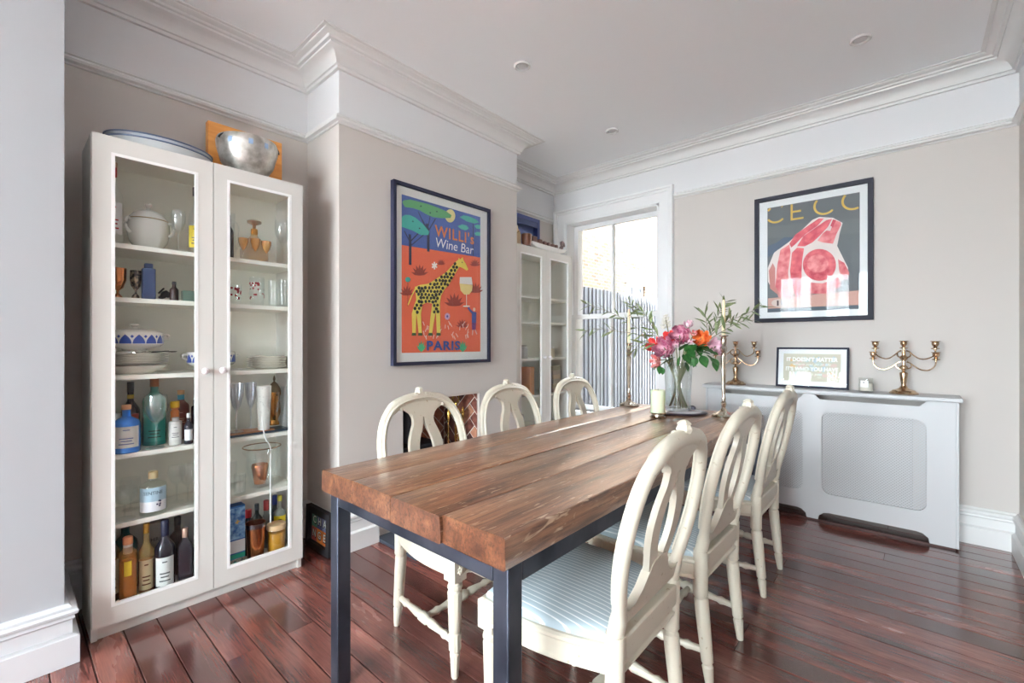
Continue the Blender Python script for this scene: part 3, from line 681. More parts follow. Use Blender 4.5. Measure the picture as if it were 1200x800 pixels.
for k, (a0, a1) in enumerate(((-1.085, -0.552), (-0.465, 0.072))):
    g = G(); z0, z1 = 0.18, 0.745; pit = 0.0168; bw = 0.0046
    for sgn, dy in ((1, 0.0), (-1, 0.0015)):
        c = a0 - (z1 - z0)
        while c < a1 + (z1 - z0):
            # line x = c + sgn*(z-z0) ; clip
            def X(z): return c + (z - z0) if sgn > 0 else c + (z1 - z)
            lo, hi = z0, z1
            if sgn > 0: lo = max(lo, z0 + (a0 - c)); hi = min(hi, z0 + (a1 - c))
            else: hi = min(hi, z1 - (a0 - c)); lo = max(lo, z1 - (a1 - c))
            if hi - lo > 0.004:
                p0 = (X(lo), lo); p1 = (X(hi), hi)
                nx, nz = (bw * .5, -bw * .5 * sgn)
                q = [(p0[0] - nx, p0[1] - nz), (p0[0] + nx, p0[1] + nz), (p1[0] + nx, p1[1] + nz), (p1[0] - nx, p1[1] - nz)]
                g.prism(q, ry + 0.0185 + dy, ry + 0.020 + dy, fr)
            c += pit
    obj('lattice_grille', g, RW, rc, smooth=False)
obj('radiator', G().box(-1.0 - ro.x, 0.0 - ro.x, YB - 0.11 - ro.y, YB - 0.045 - ro.y, 0.14, 0.74), M((170, 170, 170), 0.5), rc, smooth=False, bevel=0.01)
portions = None

# ================================================================== DISPLAY CABINETS
CABW, CABH, CABD = 0.826, 2.03, 0.31
CABM = M((218, 216, 211), 0.42, name='warm_white_lacquer')
CABI = M((244, 242, 232), 0.5, name='cabinet_lining')
SHZ = [1.606, 1.382, 1.057, 0.729, 0.443]
def make_cabinet():
    t = thing('display_cabinet', 'cab', 'cabinet', (0, 0, 0))
    xb, xf = -CABD, -0.021; W_ = CABW
    obj('side_panel', G().box(xb, xf, 0, 0.02, 0, CABH), CABM, t, smooth=False, bevel=0.0015)
    obj('side_panel', G().box(xb, xf, W_ - 0.02, W_, 0, CABH), CABM, t, smooth=False, bevel=0.0015)
    obj('top_panel', G().box(xb, xf, 0.02, W_ - 0.02, CABH - 0.045, CABH), CABI, t, smooth=False)
    obj('back_panel', G().box(xb, xb + 0.006, 0.02, W_ - 0.02, 0.05, CABH - 0.045), CABI, t, smooth=False)
    obj('bottom_panel', G().box(xb + 0.006, xf, 0.02, W_ - 0.02, 0.075, 0.098), CABI, t, smooth=False)
    obj('plinth', G().box(xf - 0.03, xf - 0.012, 0.02, W_ - 0.02, 0, 0.075), CABM, t, smooth=False)
    for z in SHZ:
        obj('shelf', G().box(xb + 0.006, -0.04, 0.0205, W_ - 0.0205, z - 0.02, z), CABI, t, smooth=False, bevel=0.001)
    fnD = lambda a, b, d: (d, a, b)
    for i, (a, b, ga, gb) in enumerate(((0.002, 0.414, 0.063, 0.352), (0.417, W_ - 0.002, 0.475, 0.762))):
        z0, z1, gz0, gz1 = 0.055, CABH - 0.004, 0.13, 1.958
        d = obj('door', shape(G(), [rect(a, b, z0, z1), rect(ga, gb, gz0, gz1)], -0.02, 0, fnD), CABM, t, smooth=False, bevel=0.0015)
        obj('glazing_bead', shape(G(), [rect(ga - 0.004, gb + 0.004, gz0 - 0.004, gz1 + 0.004), rect(ga + 0.008, gb - 0.008, gz0 + 0.008, gz1 - 0.008)], -0.012, 0.0015, fnD), M((246, 246, 245), 0.35), d, smooth=False, bevel=0.001)
        obj('pane', G().box(-0.015, -0.011, ga, gb, gz0, gz1), GLASS((253, 254, 254), 0.012, 0.5, 0.0), d, smooth=False)
        kn = G().lathe([(0.005, 0), (0.006, 0.006), (0.013, 0.012), (0.016, 0.02), (0.013, 0.028), (0.006, 0.032), (0, 0.033)], 10)
        obj('knob', kn, M((238, 232, 234), 0.08, 0, 1.0), d, loc=(0, 0.38 if i == 0 else 0.449, 1.065), rot=(0, PI / 2, 0), ang=20)
    return t
cab = make_cabinet()
cab.location = (-2.42, 0.234, 0); cab['label'] = 'tall white glass-door cabinet full of bottles and china, left of the giraffe poster'; cab['group'] = 'matching glass-door cabinets'
cab2 = copy_tree(cab); cab2.location = (-2.465, 2.83, 0)
cab2['label'] = 'tall white glass-door cabinet tucked in the corner beside the sash window'

# ================================================================== FRAMED PICTURES
class Art:
    """flat print: coloured shapes in sheet coordinates (a to the right, b up), stacked by hair-thin layers"""
    def __init__(s): s.g = G(); s.mats = []; s.k = 0
    def mi(s, col):
        m = M(col, 0.7)
        if m not in s.mats: s.mats.append(m)
        return s.mats.index(m)
    def poly(s, pts, col):
        s.k += 1; s.g.flat(pts, -0.00004 * s.k, mi=s.mi(col))
    def strip(s, pts, wd, col):
        P = [Vector(p) for p in pts]; L_ = []; R_ = []
        for i, p in enumerate(P):
            d = (P[min(i + 1, len(P) - 1)] - P[max(i - 1, 0)]).normalized(); n = Vector((-d.y, d.x)); ww = wd[i] if isinstance(wd, (list, tuple)) else wd
            L_.append(tuple(p + n * ww / 2)); R_.append(tuple(p - n * ww / 2))
        s.k += 1
        o = -0.00004 * s.k; m = s.mi(col)
        for i in range(len(P) - 1): s.g.flat([L_[i], L_[i + 1], R_[i + 1], R_[i]], o, mi=m)
    def text(s, txt, cx, cy, size, col, sx=1.0, ang=0.0, shear=0.0, bold=0.0, space=1.0):
        vs, fs = text_mesh(txt, size, sx, shear, bold, space); s.k += 1; d = -0.00004 * s.k; ca, sa = math.cos(ang), math.sin(ang)
        s.g.add([(cx + x * ca - y * sa, d, cy + x * sa + y * ca) for x, y in vs], fs, s.mi(col))
def framed(name, label, W_, H_, fw, fd, mount, art, loc, rz, fcol, tilt=0, cat='picture', glass=True, group=None):
    t = thing(name, label, cat, loc, rz, group); t.rotation_euler = (tilt, 0, rz)
    fn = lambda a, b, d: (a, d, b)
    obj('frame', shape(G(), [rect(-W_ / 2, W_ / 2, 0, H_), rect(-W_ / 2 + fw, W_ / 2 - fw, fw, H_ - fw)], -fd, 0, fn), M(fcol, 0.6, spec=0.25), t, smooth=False, bevel=0.003)
    obj('backing_board', G().box(-W_ / 2 + fw - 0.001, W_ / 2 - fw + 0.001, -fd * 0.45, -0.001, fw - 0.001, H_ - fw + 0.001), M(mount, 0.8), t, smooth=False)
    obj('print', art.g, art.mats, t, loc=(0, -fd * 0.45 - 0.0002, 0), smooth=False, fixn=False)
    if glass: obj('glass_pane', G().box(-W_ / 2 + fw, W_ / 2 - fw, -fd * 0.85, -fd * 0.85 + 0.002, fw, H_ - fw), GLASS((253, 254, 254), 0.006, 0.5, 0.0), t, smooth=False)
    return t

# ---- giraffe wine-bar poster on the chimney breast (sheet coordinates read off the photo)
py0, py1, pz0, pz1 = 1.60, 2.456, 1.05, 2.204
pw, ph_ = py1 - py0, pz1 - pz0; pc = (py0 + py1) / 2
def LA(x, y):
    q = on_x(440 + x / 3.2, 190 + y / 3.2, XC + 0.015); return (q.y - pc, q.z - pz0)
def LP(*pts): return [LA(*p) for p in pts]
A = Art()
a0, b0 = LA(98, 715); a1, b1 = LA(393, 206); b1 = max(b1, LA(98, 122)[1]); a0, a1 = a0, a1
NAVY, RED = (84, 104, 168), (226, 106, 76)
A.poly(rect(a0, a1, b0, b1), RED)
hb = LA(98, 310)[1]; hb2 = LA(393, 357)[1]
A.poly([(a0, hb), (a1, hb2), (a1, b1), (a0, b1)], NAVY)
A.poly([LA(280 + 19 * math.cos(k * PI / 12), 201 + 25 * math.sin(k * PI / 12)) for k in range(24)], (240, 226, 160))
TRK = (62, 66, 88)
A.strip(LP((198, 335), (198, 262), (192, 230)), 0.022, TRK); A.strip(LP((198, 262), (175, 215)), 0.008, TRK); A.strip(LP((198, 258), (225, 212)), 0.008, TRK); A.strip(LP((198, 240), (205, 200)), 0.006, TRK); A.strip(LP((198, 270), (160, 185)), 0.006, TRK)
A.poly(LP((100, 150), (106, 143), (130, 140), (170, 150), (200, 158), (235, 171), (265, 184), (285, 199), (281, 209), (250, 210), (215, 206), (190, 195), (165, 180), (140, 172), (110, 168)), (110, 176, 122))
A.strip(LP((130, 385), (130, 300), (128, 270)), 0.02, TRK); A.strip(LP((130, 300), (108, 258)), 0.008, TRK); A.strip(LP((130, 298), (165, 262)), 0.008, TRK); A.strip(LP((130, 315), (185, 268)), 0.006, TRK)
A.poly(LP((98, 205), (112, 197), (128, 198), (150, 208), (180, 234), (201, 260), (198, 273), (170, 273), (140, 257), (112, 247), (98, 242)), (84, 184, 168))
for q in (((315, 206), (330, 199), (350, 203), (378, 215), (388, 226), (370, 230), (342, 222)), ((308, 240), (325, 233), (342, 238), (350, 248), (338, 256), (320, 250)), ((370, 238), (380, 234), (392, 236), (392, 250), (378, 249)), ((370, 266), (380, 261), (392, 262), (392, 276), (376, 275))): A.poly(LP(*q), (96, 190, 170))
A.strip(LP((366, 350), (366, 230)), 0.007, TRK)
for x, y in ((170, 165), (205, 190), (230, 185), (140, 222), (165, 248)): A.poly([LA(x + 3 * math.cos(k), y + 3 * math.sin(k)) for k in range(6)], (40, 50, 70))
# lettering
def tilt_text(s, x0, y0, x1, y1, size, col, sx=1.0, **k):
    p, q = Vector(LA(x0, y0)), Vector(LA(x1, y1)); c = (p + q) / 2
    A.text(s, c.x, c.y, size, col, sx, **k)
tilt_text("WILLI's", 232, 258, 362, 292, 0.105, (226, 134, 78), 1.0, bold=0.002, space=1.12)
tilt_text('Wine Bar', 235, 305, 355, 328, 0.092, (245, 243, 240), 0.98, shear=0.12)
# plants and flowers on the ground
def leaf(x, y, dx, dy, wd, col):
    A.poly(LP((x, y), (x + dx * .5 - dy * wd, y + dy * .5 + dx * wd), (x + dx, y + dy), (x + dx * .5 + dy * wd, y + dy * .5 - dx * wd)), col)
DR = (150, 66, 56)
for px_, py_, sc in ((165, 425, 34), (295, 540, 40), (325, 620, 26), (375, 490, 30), (245, 385, 18), (117, 500, 30), (372, 390, 22)):
    for k in range(-3, 4):
        leaf(px_, py_, sc * math.sin(k * .42), -sc * math.cos(k * .42) * 1.25, 0.14, DR)
for k in range(6): A.strip([LA(220, 388), LA(220 + 11 * math.cos(k * PI / 3 + .5), 388 + 14 * math.sin(k * PI / 3 + .5))], 0.012, (245, 240, 235))
for k in range(9): A.strip([LA(268, 578), LA(268 + 10 * math.cos(k * PI / 4.5), 578 + 13 * math.sin(k * PI / 4.5))], 0.012, (205, 170, 205))
A.poly([LA(268 + 4 * math.cos(k), 578 + 5 * math.sin(k)) for k in range(6)], (90, 90, 160))
A.poly([LA(120 + 10 * math.cos(k * .5), 440 + 10 * math.sin(k * .5)) for k in range(13)], (74, 180, 168)); A.strip(LP((120, 450), (120, 540)), 0.004, DR)
rr = random.Random(5)
for k in range(34):
    x, y = rr.uniform(180, 350), rr.uniform(610, 665); d = rr.uniform(-9, 9)
    A.strip(LP((x, y), (x + d * .4, y - 8), (x + d, y - 15)), 0.006, (236, 205, 192))
for cx in (170, 325):
    for k in (-2, -1, 0, 1, 2): leaf(cx, 712, 22 * math.sin(k * .45), -44 * math.cos(k * .45), 0.12, (78, 176, 124))
tilt_text('PARIS', 200, 688, 305, 690, 0.085, (60, 82, 150), 1.25, bold=0.003, space=1.15)
# giraffe
YEL, SPOT = (232, 214, 100), (56, 56, 50)
body = [(298, 374), (308, 366), (310, 358), (315, 365), (325, 356), (327, 366), (336, 380), (346, 402), (340, 407), (326, 398), (313, 392), (304, 406), (290, 430), (274, 458), (256, 478), (244, 500), (239, 530), (240, 565), (206, 568), (210, 530), (190, 526), (174, 534), (168, 570), (134, 570), (140, 545), (151, 515), (148, 490), (145, 468), (165, 460), (195, 456), (215, 444), (240, 428), (262, 413), (283, 390)]
for q in (((134, 565), (151, 565), (149, 642), (136, 642)), ((151, 565), (168, 565), (172, 642), (160, 642)), ((206, 563), (223, 563), (210, 642), (198, 642)), ((224, 560), (240, 560), (241, 642), (228, 642))):
    A.poly(LP(*q), YEL)
for x in (142, 166, 204, 234): A.poly(LP((x - 7, 640), (x + 7, 640), (x + 9, 650), (x - 9, 650)), (70, 96, 60))
A.poly(LP(*body), YEL)
A.strip(LP((147, 475), (132, 505), (120, 535)), 0.008, YEL)
def inside(p, poly):
    c = False
    for i in range(len(poly)):
        (x1, y1), (x2, y2) = poly[i - 1], poly[i]
        if (y1 > p[1]) != (y2 > p[1]) and p[0] < (x2 - x1) * (p[1] - y1) / (y2 - y1) + x1: c = not c
    return c
jj = 0
for yy in range(380, 572, 13):
    jj += 1
    for xx in range(120, 345, 13):
        x, y = xx + (7 if jj % 2 else 0) + rr.uniform(-2, 2), yy + rr.uniform(-2, 2)
        if x > 306: continue
        if all(inside((x + dx, y + dy), body) for dx, dy in ((4, 0), (-4, 0), (0, 4), (0, -4))):
            n = 6; r0 = rr.uniform(5.4, 6.6); A.poly([LA(x + r0 * rr.uniform(.8, 1.1) * math.cos(k * PI / 3), y + r0 * 1.2 * rr.uniform(.8, 1.1) * math.sin(k * PI / 3)) for k in range(n)], SPOT)
A.poly([LA(322 + 2 * math.cos(k), 376 + 2.5 * math.sin(k)) for k in range(6)], SPOT)
# wine glass and small figure holding it
A.poly(LP((313, 431), (357, 431), (361, 460), (312, 455)), (236, 236, 232)); A.poly(LP((312, 455), (361, 461), (359, 482), (348, 496), (330, 497), (316, 482)), (238, 222, 150))
A.strip(LP((338, 495), (338, 538)), 0.007, (240, 236, 225)); A.poly([LA(338 + 14 * math.cos(k * .5), 540 + 3 * math.sin(k * .5)) for k in range(13)], (240, 236, 225))
A.strip(LP((344, 545), (352, 556), (362, 566)), 0.018, (66, 84, 158)); A.poly(LP((358, 560), (375, 562), (374, 602), (358, 602)), (66, 84, 158)); A.poly(LP((358, 602), (374, 602), (372, 628), (359, 628)), (120, 70, 130))
A.poly([LA(367 + 5 * math.cos(k * .6), 552 + 7 * math.sin(k * .6)) for k in range(11)], (236, 210, 190)); A.strip(LP((362, 628), (360, 648)), 0.01, (220, 190, 180)); A.strip(LP((370, 628), (377, 645)), 0.01, (220, 190, 180))
framed('giraffe_poster', 'framed orange and blue poster of a spotted giraffe, hung on the chimney breast', pw, ph_, 0.022, 0.034, (240, 239, 236), A, (XC, pc, pz0), PI / 2, (40, 42, 62), cat='poster')

# ---- meat poster on the far wall
qx0, qx1, qz0, qz1 = -0.905, -0.194, 1.348, 2.288
qw, qh = qx1 - qx0, qz1 - qz0; qc = (qx0 + qx1) / 2
def RA(u, v): q = on_y(u, v, YB - 0.018); return (q.x - qc, q.z - qz0)
def RP(*pts): return [RA(*p) for p in pts]
def C1_(x, y): return (880 + x / 6.667, 200 + y / 6.667)
def C2_(x, y): return (880 + x / 8.0, 300 + y / 8.0)
def R1(*pts): return [RA(*C1_(*p)) for p in pts]
def R2(*pts): return [RA(*C2_(*p)) for p in pts]
A = Art()
a0, b0 = RA(899.3, 366); a1 = RA(1007.5, 300)[0]; b1 = RA(1006.7, 225)[1]
A.poly(rect(a0, a1, b0, b1), (108, 112, 116))
A.poly(R1((130, 590), (200, 560), (380, 440), (420, 430), (300, 560), (128, 680)), (88, 104, 124))
A.poly([(a0, RA(*C1_(150, 420))[1] - .10), (a1, RA(*C1_(840, 420))[1] - .06), (a1, RA(*C1_(840, 350))[1] - .02), (a0, RA(*C1_(150, 350))[1] - .08)], (116, 120, 122))
# gold capitals, cut by the sheet edge
GOLD = (222, 184, 92); cl = 0.135
def letter_c(cx, cy, r, a_from, a_to, wd):
    run = []
    for k in range(49):
        an = math.radians(a_from + (a_to - a_from) * k / 48); q = (cx + r * math.cos(an), cy + r * math.sin(an))
        ok = a0 + 0.004 <= q[0] <= a1 - 0.004 and q[1] <= b1 - 0.004
        if ok: run.append(q)
        if (not ok or k == 48) and run:
            if len(run) > 1: A.strip(run, wd, GOLD)
            run = []
rC = 0.061; WL = 0.0135
for (zx, zy) in ((196, 338), (577, 268), (802, 228)):
    c = RA(*C1_(zx, zy)); letter_c(c[0], c[1], rC, 48, 318, WL)
e0 = RA(*C1_(318, 388)); ex, zb = e0[0], e0[1]; zt2 = b1 - 0.003
A.strip([(ex, zb), (ex, zt2)], WL, GOLD)
for zz, ln in ((zb + 0.007, 0.074), (zb + rC, 0.058)): A.strip([(ex, zz), (ex + ln, zz)], WL, GOLD)
# table board below
A.poly([RA(900, 349.5), RA(1008, 340), RA(1008.3, 357), RA(900, 361.5)], (206, 160, 148)); A.poly([RA(900, 361.5), RA(1008.3, 357), (a1, b0), (a0, b0)], (92, 102, 112))
# joint of meat: fat, then red muscle pieces
FAT, MR, MP, MD = (232, 218, 214), (206, 78, 92), (218, 112, 118), (188, 58, 76)
A.poly([RA(*p) for p in ((900, 330), (899.6, 314), (907, 296), (925, 283), (941, 268), (952, 257.5), (960, 254), (976, 255), (987.5, 261), (984, 273), (981, 288), (987, 300), (994, 314), (990, 326), (976, 338), (950, 343.5), (915, 345), (905, 339))], FAT)
A.poly(R1((300, 570), (345, 500), (460, 420), (530, 372), (570, 372), (520, 430), (420, 500), (345, 575), (315, 600)), MR)
A.poly(R1((360, 590), (410, 510), (510, 440), (590, 385), (635, 375), (600, 440), (545, 500), (480, 560), (420, 590)), MR)
A.poly(R1((650, 385), (700, 400), (705, 420), (670, 490), (640, 570), (560, 560), (520, 545), (560, 490), (590, 465), (620, 470)), MP)
A.poly(R1((640, 380), (665, 385), (640, 440), (620, 430)), MD)
A.poly(R1((230, 620), (300, 575), (310, 640), (290, 800), (300, 920), (330, 985), (300, 1000), (215, 985), (190, 900), (205, 740)), MP)
A.poly(R1((320, 640), (360, 600), (415, 605), (400, 700), (395, 800), (400, 900), (390, 985), (350, 985), (318, 900), (305, 780)), MR)
A.poly([RA(*C1_(535 + 130 * math.cos(k * PI / 14), 735 + 125 * math.sin(k * PI / 14))) for k in range(28)], MR)
A.poly([RA(*C1_(520 + 85 * math.cos(k * PI / 14), 725 + 70 * math.sin(k * PI / 14))) for k in range(28)], MP)
A.poly(R1((680, 690), (730, 720), (770, 800), (740, 850), (690, 790)), MP)
A.poly(R1((440, 870), (560, 880), (690, 830), (700, 900), (600, 960), (440, 960), (410, 920)), MP)
A.poly(R1((140, 780), (170, 720), (190, 760), (190, 900), (240, 990), (150, 920)), (196, 128, 122))
A.poly([RA(*C2_(270 + 78 * math.cos(k * .3), 440 + 38 * math.sin(k * .3))) for k in range(21)], (214, 196, 188))
A.strip(R2((252, 415), (252, 465)), 0.012, (90, 70, 74)); A.strip(R2((288, 412), (288, 462)), 0.012, (90, 70, 74))
noise_var(M(MR, 0.7), (184, 56, 74), (226, 112, 120), (22, 22, 22), 6); noise_var(M(MP, 0.7), (202, 86, 98), (234, 150, 150), (22, 22, 22), 6)
framed('meat_poster', 'large black-framed poster of a raw red rib joint on the far wall', qw, qh, 0.03, 0.036, (240, 240, 241), A, (qc, YB, qz0), 0, (34, 34, 46), cat='poster')

# ---- small quote print standing on the radiator cover
sw, sh = 0.43, 0.285
A = Art(); mw, mh = sw / 2 - 0.045, 0.045
A.poly(rect(-mw, mw, mh, sh - mh), (206, 200, 182))
rr = random.Random(9)
MAPC = [(226, 192, 140), (214, 212, 196), (196, 206, 200), (232, 178, 118), (220, 196, 186), (202, 198, 170), (190, 204, 212)]
for k in range(70):
    cx, cy = rr.uniform(-mw + .03, mw - .03), rr.uniform(mh + .02, sh - mh - .02); s0 = rr.uniform(.008, .026)
    A.poly([(cx + s0 * rr.uniform(.5, 1.1) * math.cos(q * PI / 3.5), cy + s0 * .7 * rr.uniform(.5, 1.1) * math.sin(q * PI / 3.5)) for q in range(7)], rr.choice(MAPC[1:3] + MAPC[4:]) if abs(cx) < .1 else rr.choice(MAPC))
A.text("IT DOESN'T MATTER", 0, 0.198, 0.038, (250, 250, 248), 0.86, bold=0.0012)
A.text('where you go in life', 0, 0.165, 0.028, (240, 240, 232), 1.0, shear=0.35)
A.text("IT'S WHO YOU HAVE", 0, 0.130, 0.038, (250, 250, 248), 0.86, bold=0.0012)
A.text('beside you', 0, 0.096, 0.028, (240, 240, 232), 1.0, shear=0.35)
pq = on_y(951.5, 455, 3.745)
framed('quote_print', 'small dark-framed print of white lettering on a pastel map, standing on the radiator cover', sw, sh, 0.013, 0.016, (244, 245, 247), A, (-0.535, 3.768, 0.8775), 0, (36, 38, 56), tilt=-0.13, cat='picture')

# ---- letter-tile frame leaning on the floor by the cabinet
A = Art(); lw, lh = 0.285, 0.235
cols = [[(86, 140, 118), (84, 92, 140), (120, 128, 160)], [(196, 92, 88), (232, 132, 58), (214, 120, 52)]]
for r_, row in enumerate(('CHA', 'NGE')):
    for c_, ch in enumerate(row):
        x0 = -0.092 + c_ * 0.0615; z0 = 0.118 - r_ * 0.078
        A.poly(rect(x0, x0 + 0.0615, z0, z0 + 0.078), cols[r_][c_])
        A.text(ch, x0 + 0.031, z0 + 0.039, 0.062, (28, 30, 36), 1.0, bold=0.004); A.text(ch, x0 + 0.030, z0 + 0.041, 0.058, (214, 220, 212), 0.95, bold=0.001)
framed('letter_frame', 'black frame of coloured letter tiles leaning on the floor beside the cabinet', lw, lh, 0.036, 0.03, (60, 64, 70), A, (-2.553, 1.222, 0.003), 0, (28, 27, 30), tilt=-0.03, cat='picture', glass=False)

# ================================================================== THINGS ON THE RADIATOR COVER
RT = 0.876
SILVER = noise_var(new_mat('tarnished_silver', 0.22, 1.0), (188, 172, 152), (226, 218, 206), (30, 30, 30), 3)
BRASSY = noise_var(new_mat('warm_silver_plate', 0.25, 1.0), (168, 132, 98), (214, 190, 160), (30, 30, 30), 3)
CUP = [(0.0, 0), (0.006, 0.0), (0.006, 0.006), (0.02, 0.010), (0.02, 0.013), (0.007, 0.018), (0.010, 0.024), (0.016, 0.034), (0.0175, 0.044), (0.015, 0.049), (0.023, 0.053), (0.022, 0.056), (0.012, 0.054), (0.011, 0.03), (0, 0.028)]
def candelabra(loc, rz, label):
    t = thing('candelabra', label, 'candelabra', loc, rz, 'silver candelabra on the radiator cover')
    obj('base', G().lathe([(0, 0), (0.070, 0.0), (0.072, 0.006), (0.060, 0.014), (0.055, 0.022), (0.036, 0.028), (0.022, 0.036), (0.014, 0.05)], 32), BRASSY, t)
    obj('stem', G().lathe([(0.014, 0.049), (0.012, 0.06), (0.014, 0.07), (0.021, 0.125), (0.019, 0.132), (0.008, 0.138), (0.011, 0.15), (0.020, 0.158), (0.021, 0.168), (0.009, 0.18), (0.008, 0.205), (0.019, 0.218), (0.021, 0.228), (0.010, 0.24), (0.009, 0.262), (0.006, 0.275)], 18), BRASSY, t)
    obj('candle_cup', G().lathe(CUP, 16, (0, 0, 0.274)), BRASSY, t)
    for k, (ang, z0, zc, rr_) in enumerate(((0.12, 0.165, 0.205, 0.150), (PI - 0.12, 0.165, 0.205, 0.150), (-0.55, 0.235, 0.272, 0.162), (PI + 0.55, 0.235, 0.272, 0.162))):
        ca, sa = math.cos(ang), math.sin(ang)
        pr = [(0.012, z0 + 0.002), (0.022, z0 - 0.012), (0.036, z0 - 0.002), (0.034, z0 + 0.022), (0.016, z0 + 0.036), (0.006, z0 + 0.030)] if False else [(0.014, z0 - 0.01), (0.034, z0 + 0.0), (0.034, z0 + 0.024), (0.014, z0 + 0.034), (0.03, z0 + 0.028), (0.055, z0 + 0.004), (0.085, z0 - 0.014), (0.118, z0 - 0.014), (rr_ - 0.006, zc - 0.03), (rr_, zc - 0.004), (rr_, zc + 0.002)]
        ar = obj('arm', G().tube(smooth_path([(r_ * ca, r_ * sa, z_) for r_, z_ in pr], 4), 0.0038, 8), BRASSY, t)
        obj('candle_cup', G().lathe(CUP, 16, (rr_ * ca, rr_ * sa, zc)), BRASSY, ar)
    return t
candelabra((-0.042, 3.735, RT), 0.05, 'tarnished five-cup candelabra at the right end of the radiator cover')
candelabra((-1.02, 3.745, RT), 0.1, 'tarnished candelabra at the left end of the radiator cover, behind the flowers')
jt = thing('candle_jar', 'small clear glass jar candle beside the candelabra', 'candle', (-0.225, 3.70, RT))
obj('jar', G().lathe([(0.0, 0), (0.036, 0.0), (0.039, 0.006), (0.039, 0.092), (0.036, 0.092), (0.036, 0.01), (0, 0.01)], 28), GLASS((251, 252, 251), 0.05, 0.6), jt)
obj('wax', G().lathe([(0, 0.0105), (0.0345, 0.0105), (0.0345, 0.058), (0, 0.06)], 24), M((238, 232, 222), 0.5), jt)
g = G()
for i in range(8):
    a = -PI / 2 - 0.75 + i * 0.14; b = a + 0.14; r = 0.0396
    g.add([(r * math.cos(a), r * math.sin(a), 0.034), (r * math.cos(b), r * math.sin(b), 0.034), (r * math.cos(b), r * math.sin(b), 0.076), (r * math.cos(a), r * math.sin(a), 0.076)], [(0, 1, 2, 3)])
lab = obj('label', g, M((250, 250, 250), 0.6), jt)
obj('label_mark', G().flat([(r_ * 0.006, z_ * 0.004 + 0.064) for r_, z_ in ((-1, 0), (0, 1), (1, 0), (0, -1))], 0).xf(Matrix.Rotation(-0.25, 4, 'Z') @ Matrix.Translation((0, -0.0401, 0))), M((60, 60, 64), 0.6), lab)

# ================================================================== THINGS ON THE TABLE
WAX = M((236, 222, 190), 0.45, sss=0.2)
def candlestick(u, v, vtop, vtip, rb, label):
    p = on_z(u, v, TZ); hh = z_at(p.x, p.y, vtop) - TZ; hc = z_at(p.x, p.y, vtip) - TZ
    t = thing('candlestick', label, 'candlestick', (p.x, p.y, TZ + 0.0015), 0, 'tall silver candlesticks on the table')
    f = hh / 0.45
    obj('base', G().lathe([(0, 0), (rb, 0), (rb * 1.02, 0.006), (rb * 0.92, 0.014), (rb * 0.75, 0.02), (rb * 0.4, 0.03), (rb * 0.22, 0.045), (0.011, 0.055)], 32, flute=8, fdep=0.03), SILVER, t)
    obj('stem', G().lathe([(0.011, 0.054), (0.015, 0.066 * f), (0.017, 0.075 * f), (0.010, 0.085 * f), (0.013, 0.1 * f), (0.009, 0.11 * f), (0.010, 0.14 * f), (0.016, 0.33 * f), (0.018, 0.345 * f), (0.012, 0.355 * f), (0.017, 0.365 * f), (0.021, 0.38 * f), (0.012, 0.392 * f), (0.016, 0.405 * f), (0.018, 0.43 * f), (0.013, 0.438 * f), (0.027, hh - 0.004), (0.026, hh), (0.013, hh - 0.002), (0, hh - 0.004)], 24, flute=12, fdep=0.05), SILVER, t)
    ca = obj('taper_candle', G().lathe([(0.0115, hh - 0.003), (0.0115, hh + 0.01), (0.0085, hc - 0.012), (0.005, hc - 0.003), (0, hc)], 14), WAX, t)
    obj('wick', G().tube([(0, 0, hc - 0.002), (0.001, 0, hc + 0.006), (0.003, 0, hc + 0.01)], 0.0009, 5), M((50, 46, 42), 0.8), ca)
candlestick(737, 475.5, 402, 362, 0.068, 'tall silver candlestick with a cream taper standing in front of the window')
candlestick(848, 488, 393, 351, 0.066, 'tall silver candlestick with a cream taper on the right of the flowers')
p = on_z(771, 489, TZ)
t = thing('pillar_candle', 'thick pale green pillar candle on a low silver holder', 'candle', (p.x, p.y, TZ + 0.0015))
obj('candle', G().lathe([(0, 0.026), (0.040, 0.026), (0.0415, 0.03), (0.0415, 0.157), (0.038, 0.162), (0.02, 0.158), (0, 0.157)], 28), M((216, 224, 192), 0.5, sss=0.2), t)
obj('holder', G().lathe([(0, 0), (0.046, 0), (0.048, 0.004), (0.036, 0.010), (0.034, 0.018), (0.046, 0.024), (0.049, 0.030), (0.046, 0.030), (0, 0.026)], 28), SILVER, t)
obj('wick', G().tube([(0, 0, 0.156), (0.001, 0, 0.168)], 0.0012, 5), M((50, 46, 42), 0.8), t)

VX, VY = -1.115, 2.85
g = G(); rr = random.Random(4); n = 36
ring = [1 + 0.05 * math.sin(3 * k * 2 * PI / n + 1) + 0.03 * math.sin(7 * k * 2 * PI / n) for k in range(n)]
rings = [(0.135, 0), (0.152, 0.003), (0.156, 0.008), (0.150, 0.012), (0.138, 0.013)]
vs = []; fs = []
for r, z in rings: vs += [(r * ring[k] * math.cos(2 * PI * k / n), r * ring[k] * math.sin(2 * PI * k / n), z) for k in range(n)]
for i in range(len(rings) - 1):
    for k in range(n): fs.append((i * n + k, i * n + (k + 1) % n, (i + 1) * n + (k + 1) % n, (i + 1) * n + k))
fs.append(tuple(reversed(range(n)))); fs.append(tuple((len(rings) - 1) * n + k for k in range(n)))
AG = noise_var(new_mat('slate_rim', 0.4), (44, 38, 48), (70, 62, 74), (20, 20, 20), 3)
pl = tag(obj('serving_slab', g.add(vs, fs), AG, loc=(VX + 0.01, VY - 0.01, TZ + 0.0015)), 'round dark slab with a pale polished top under the flower vase', 'slab')
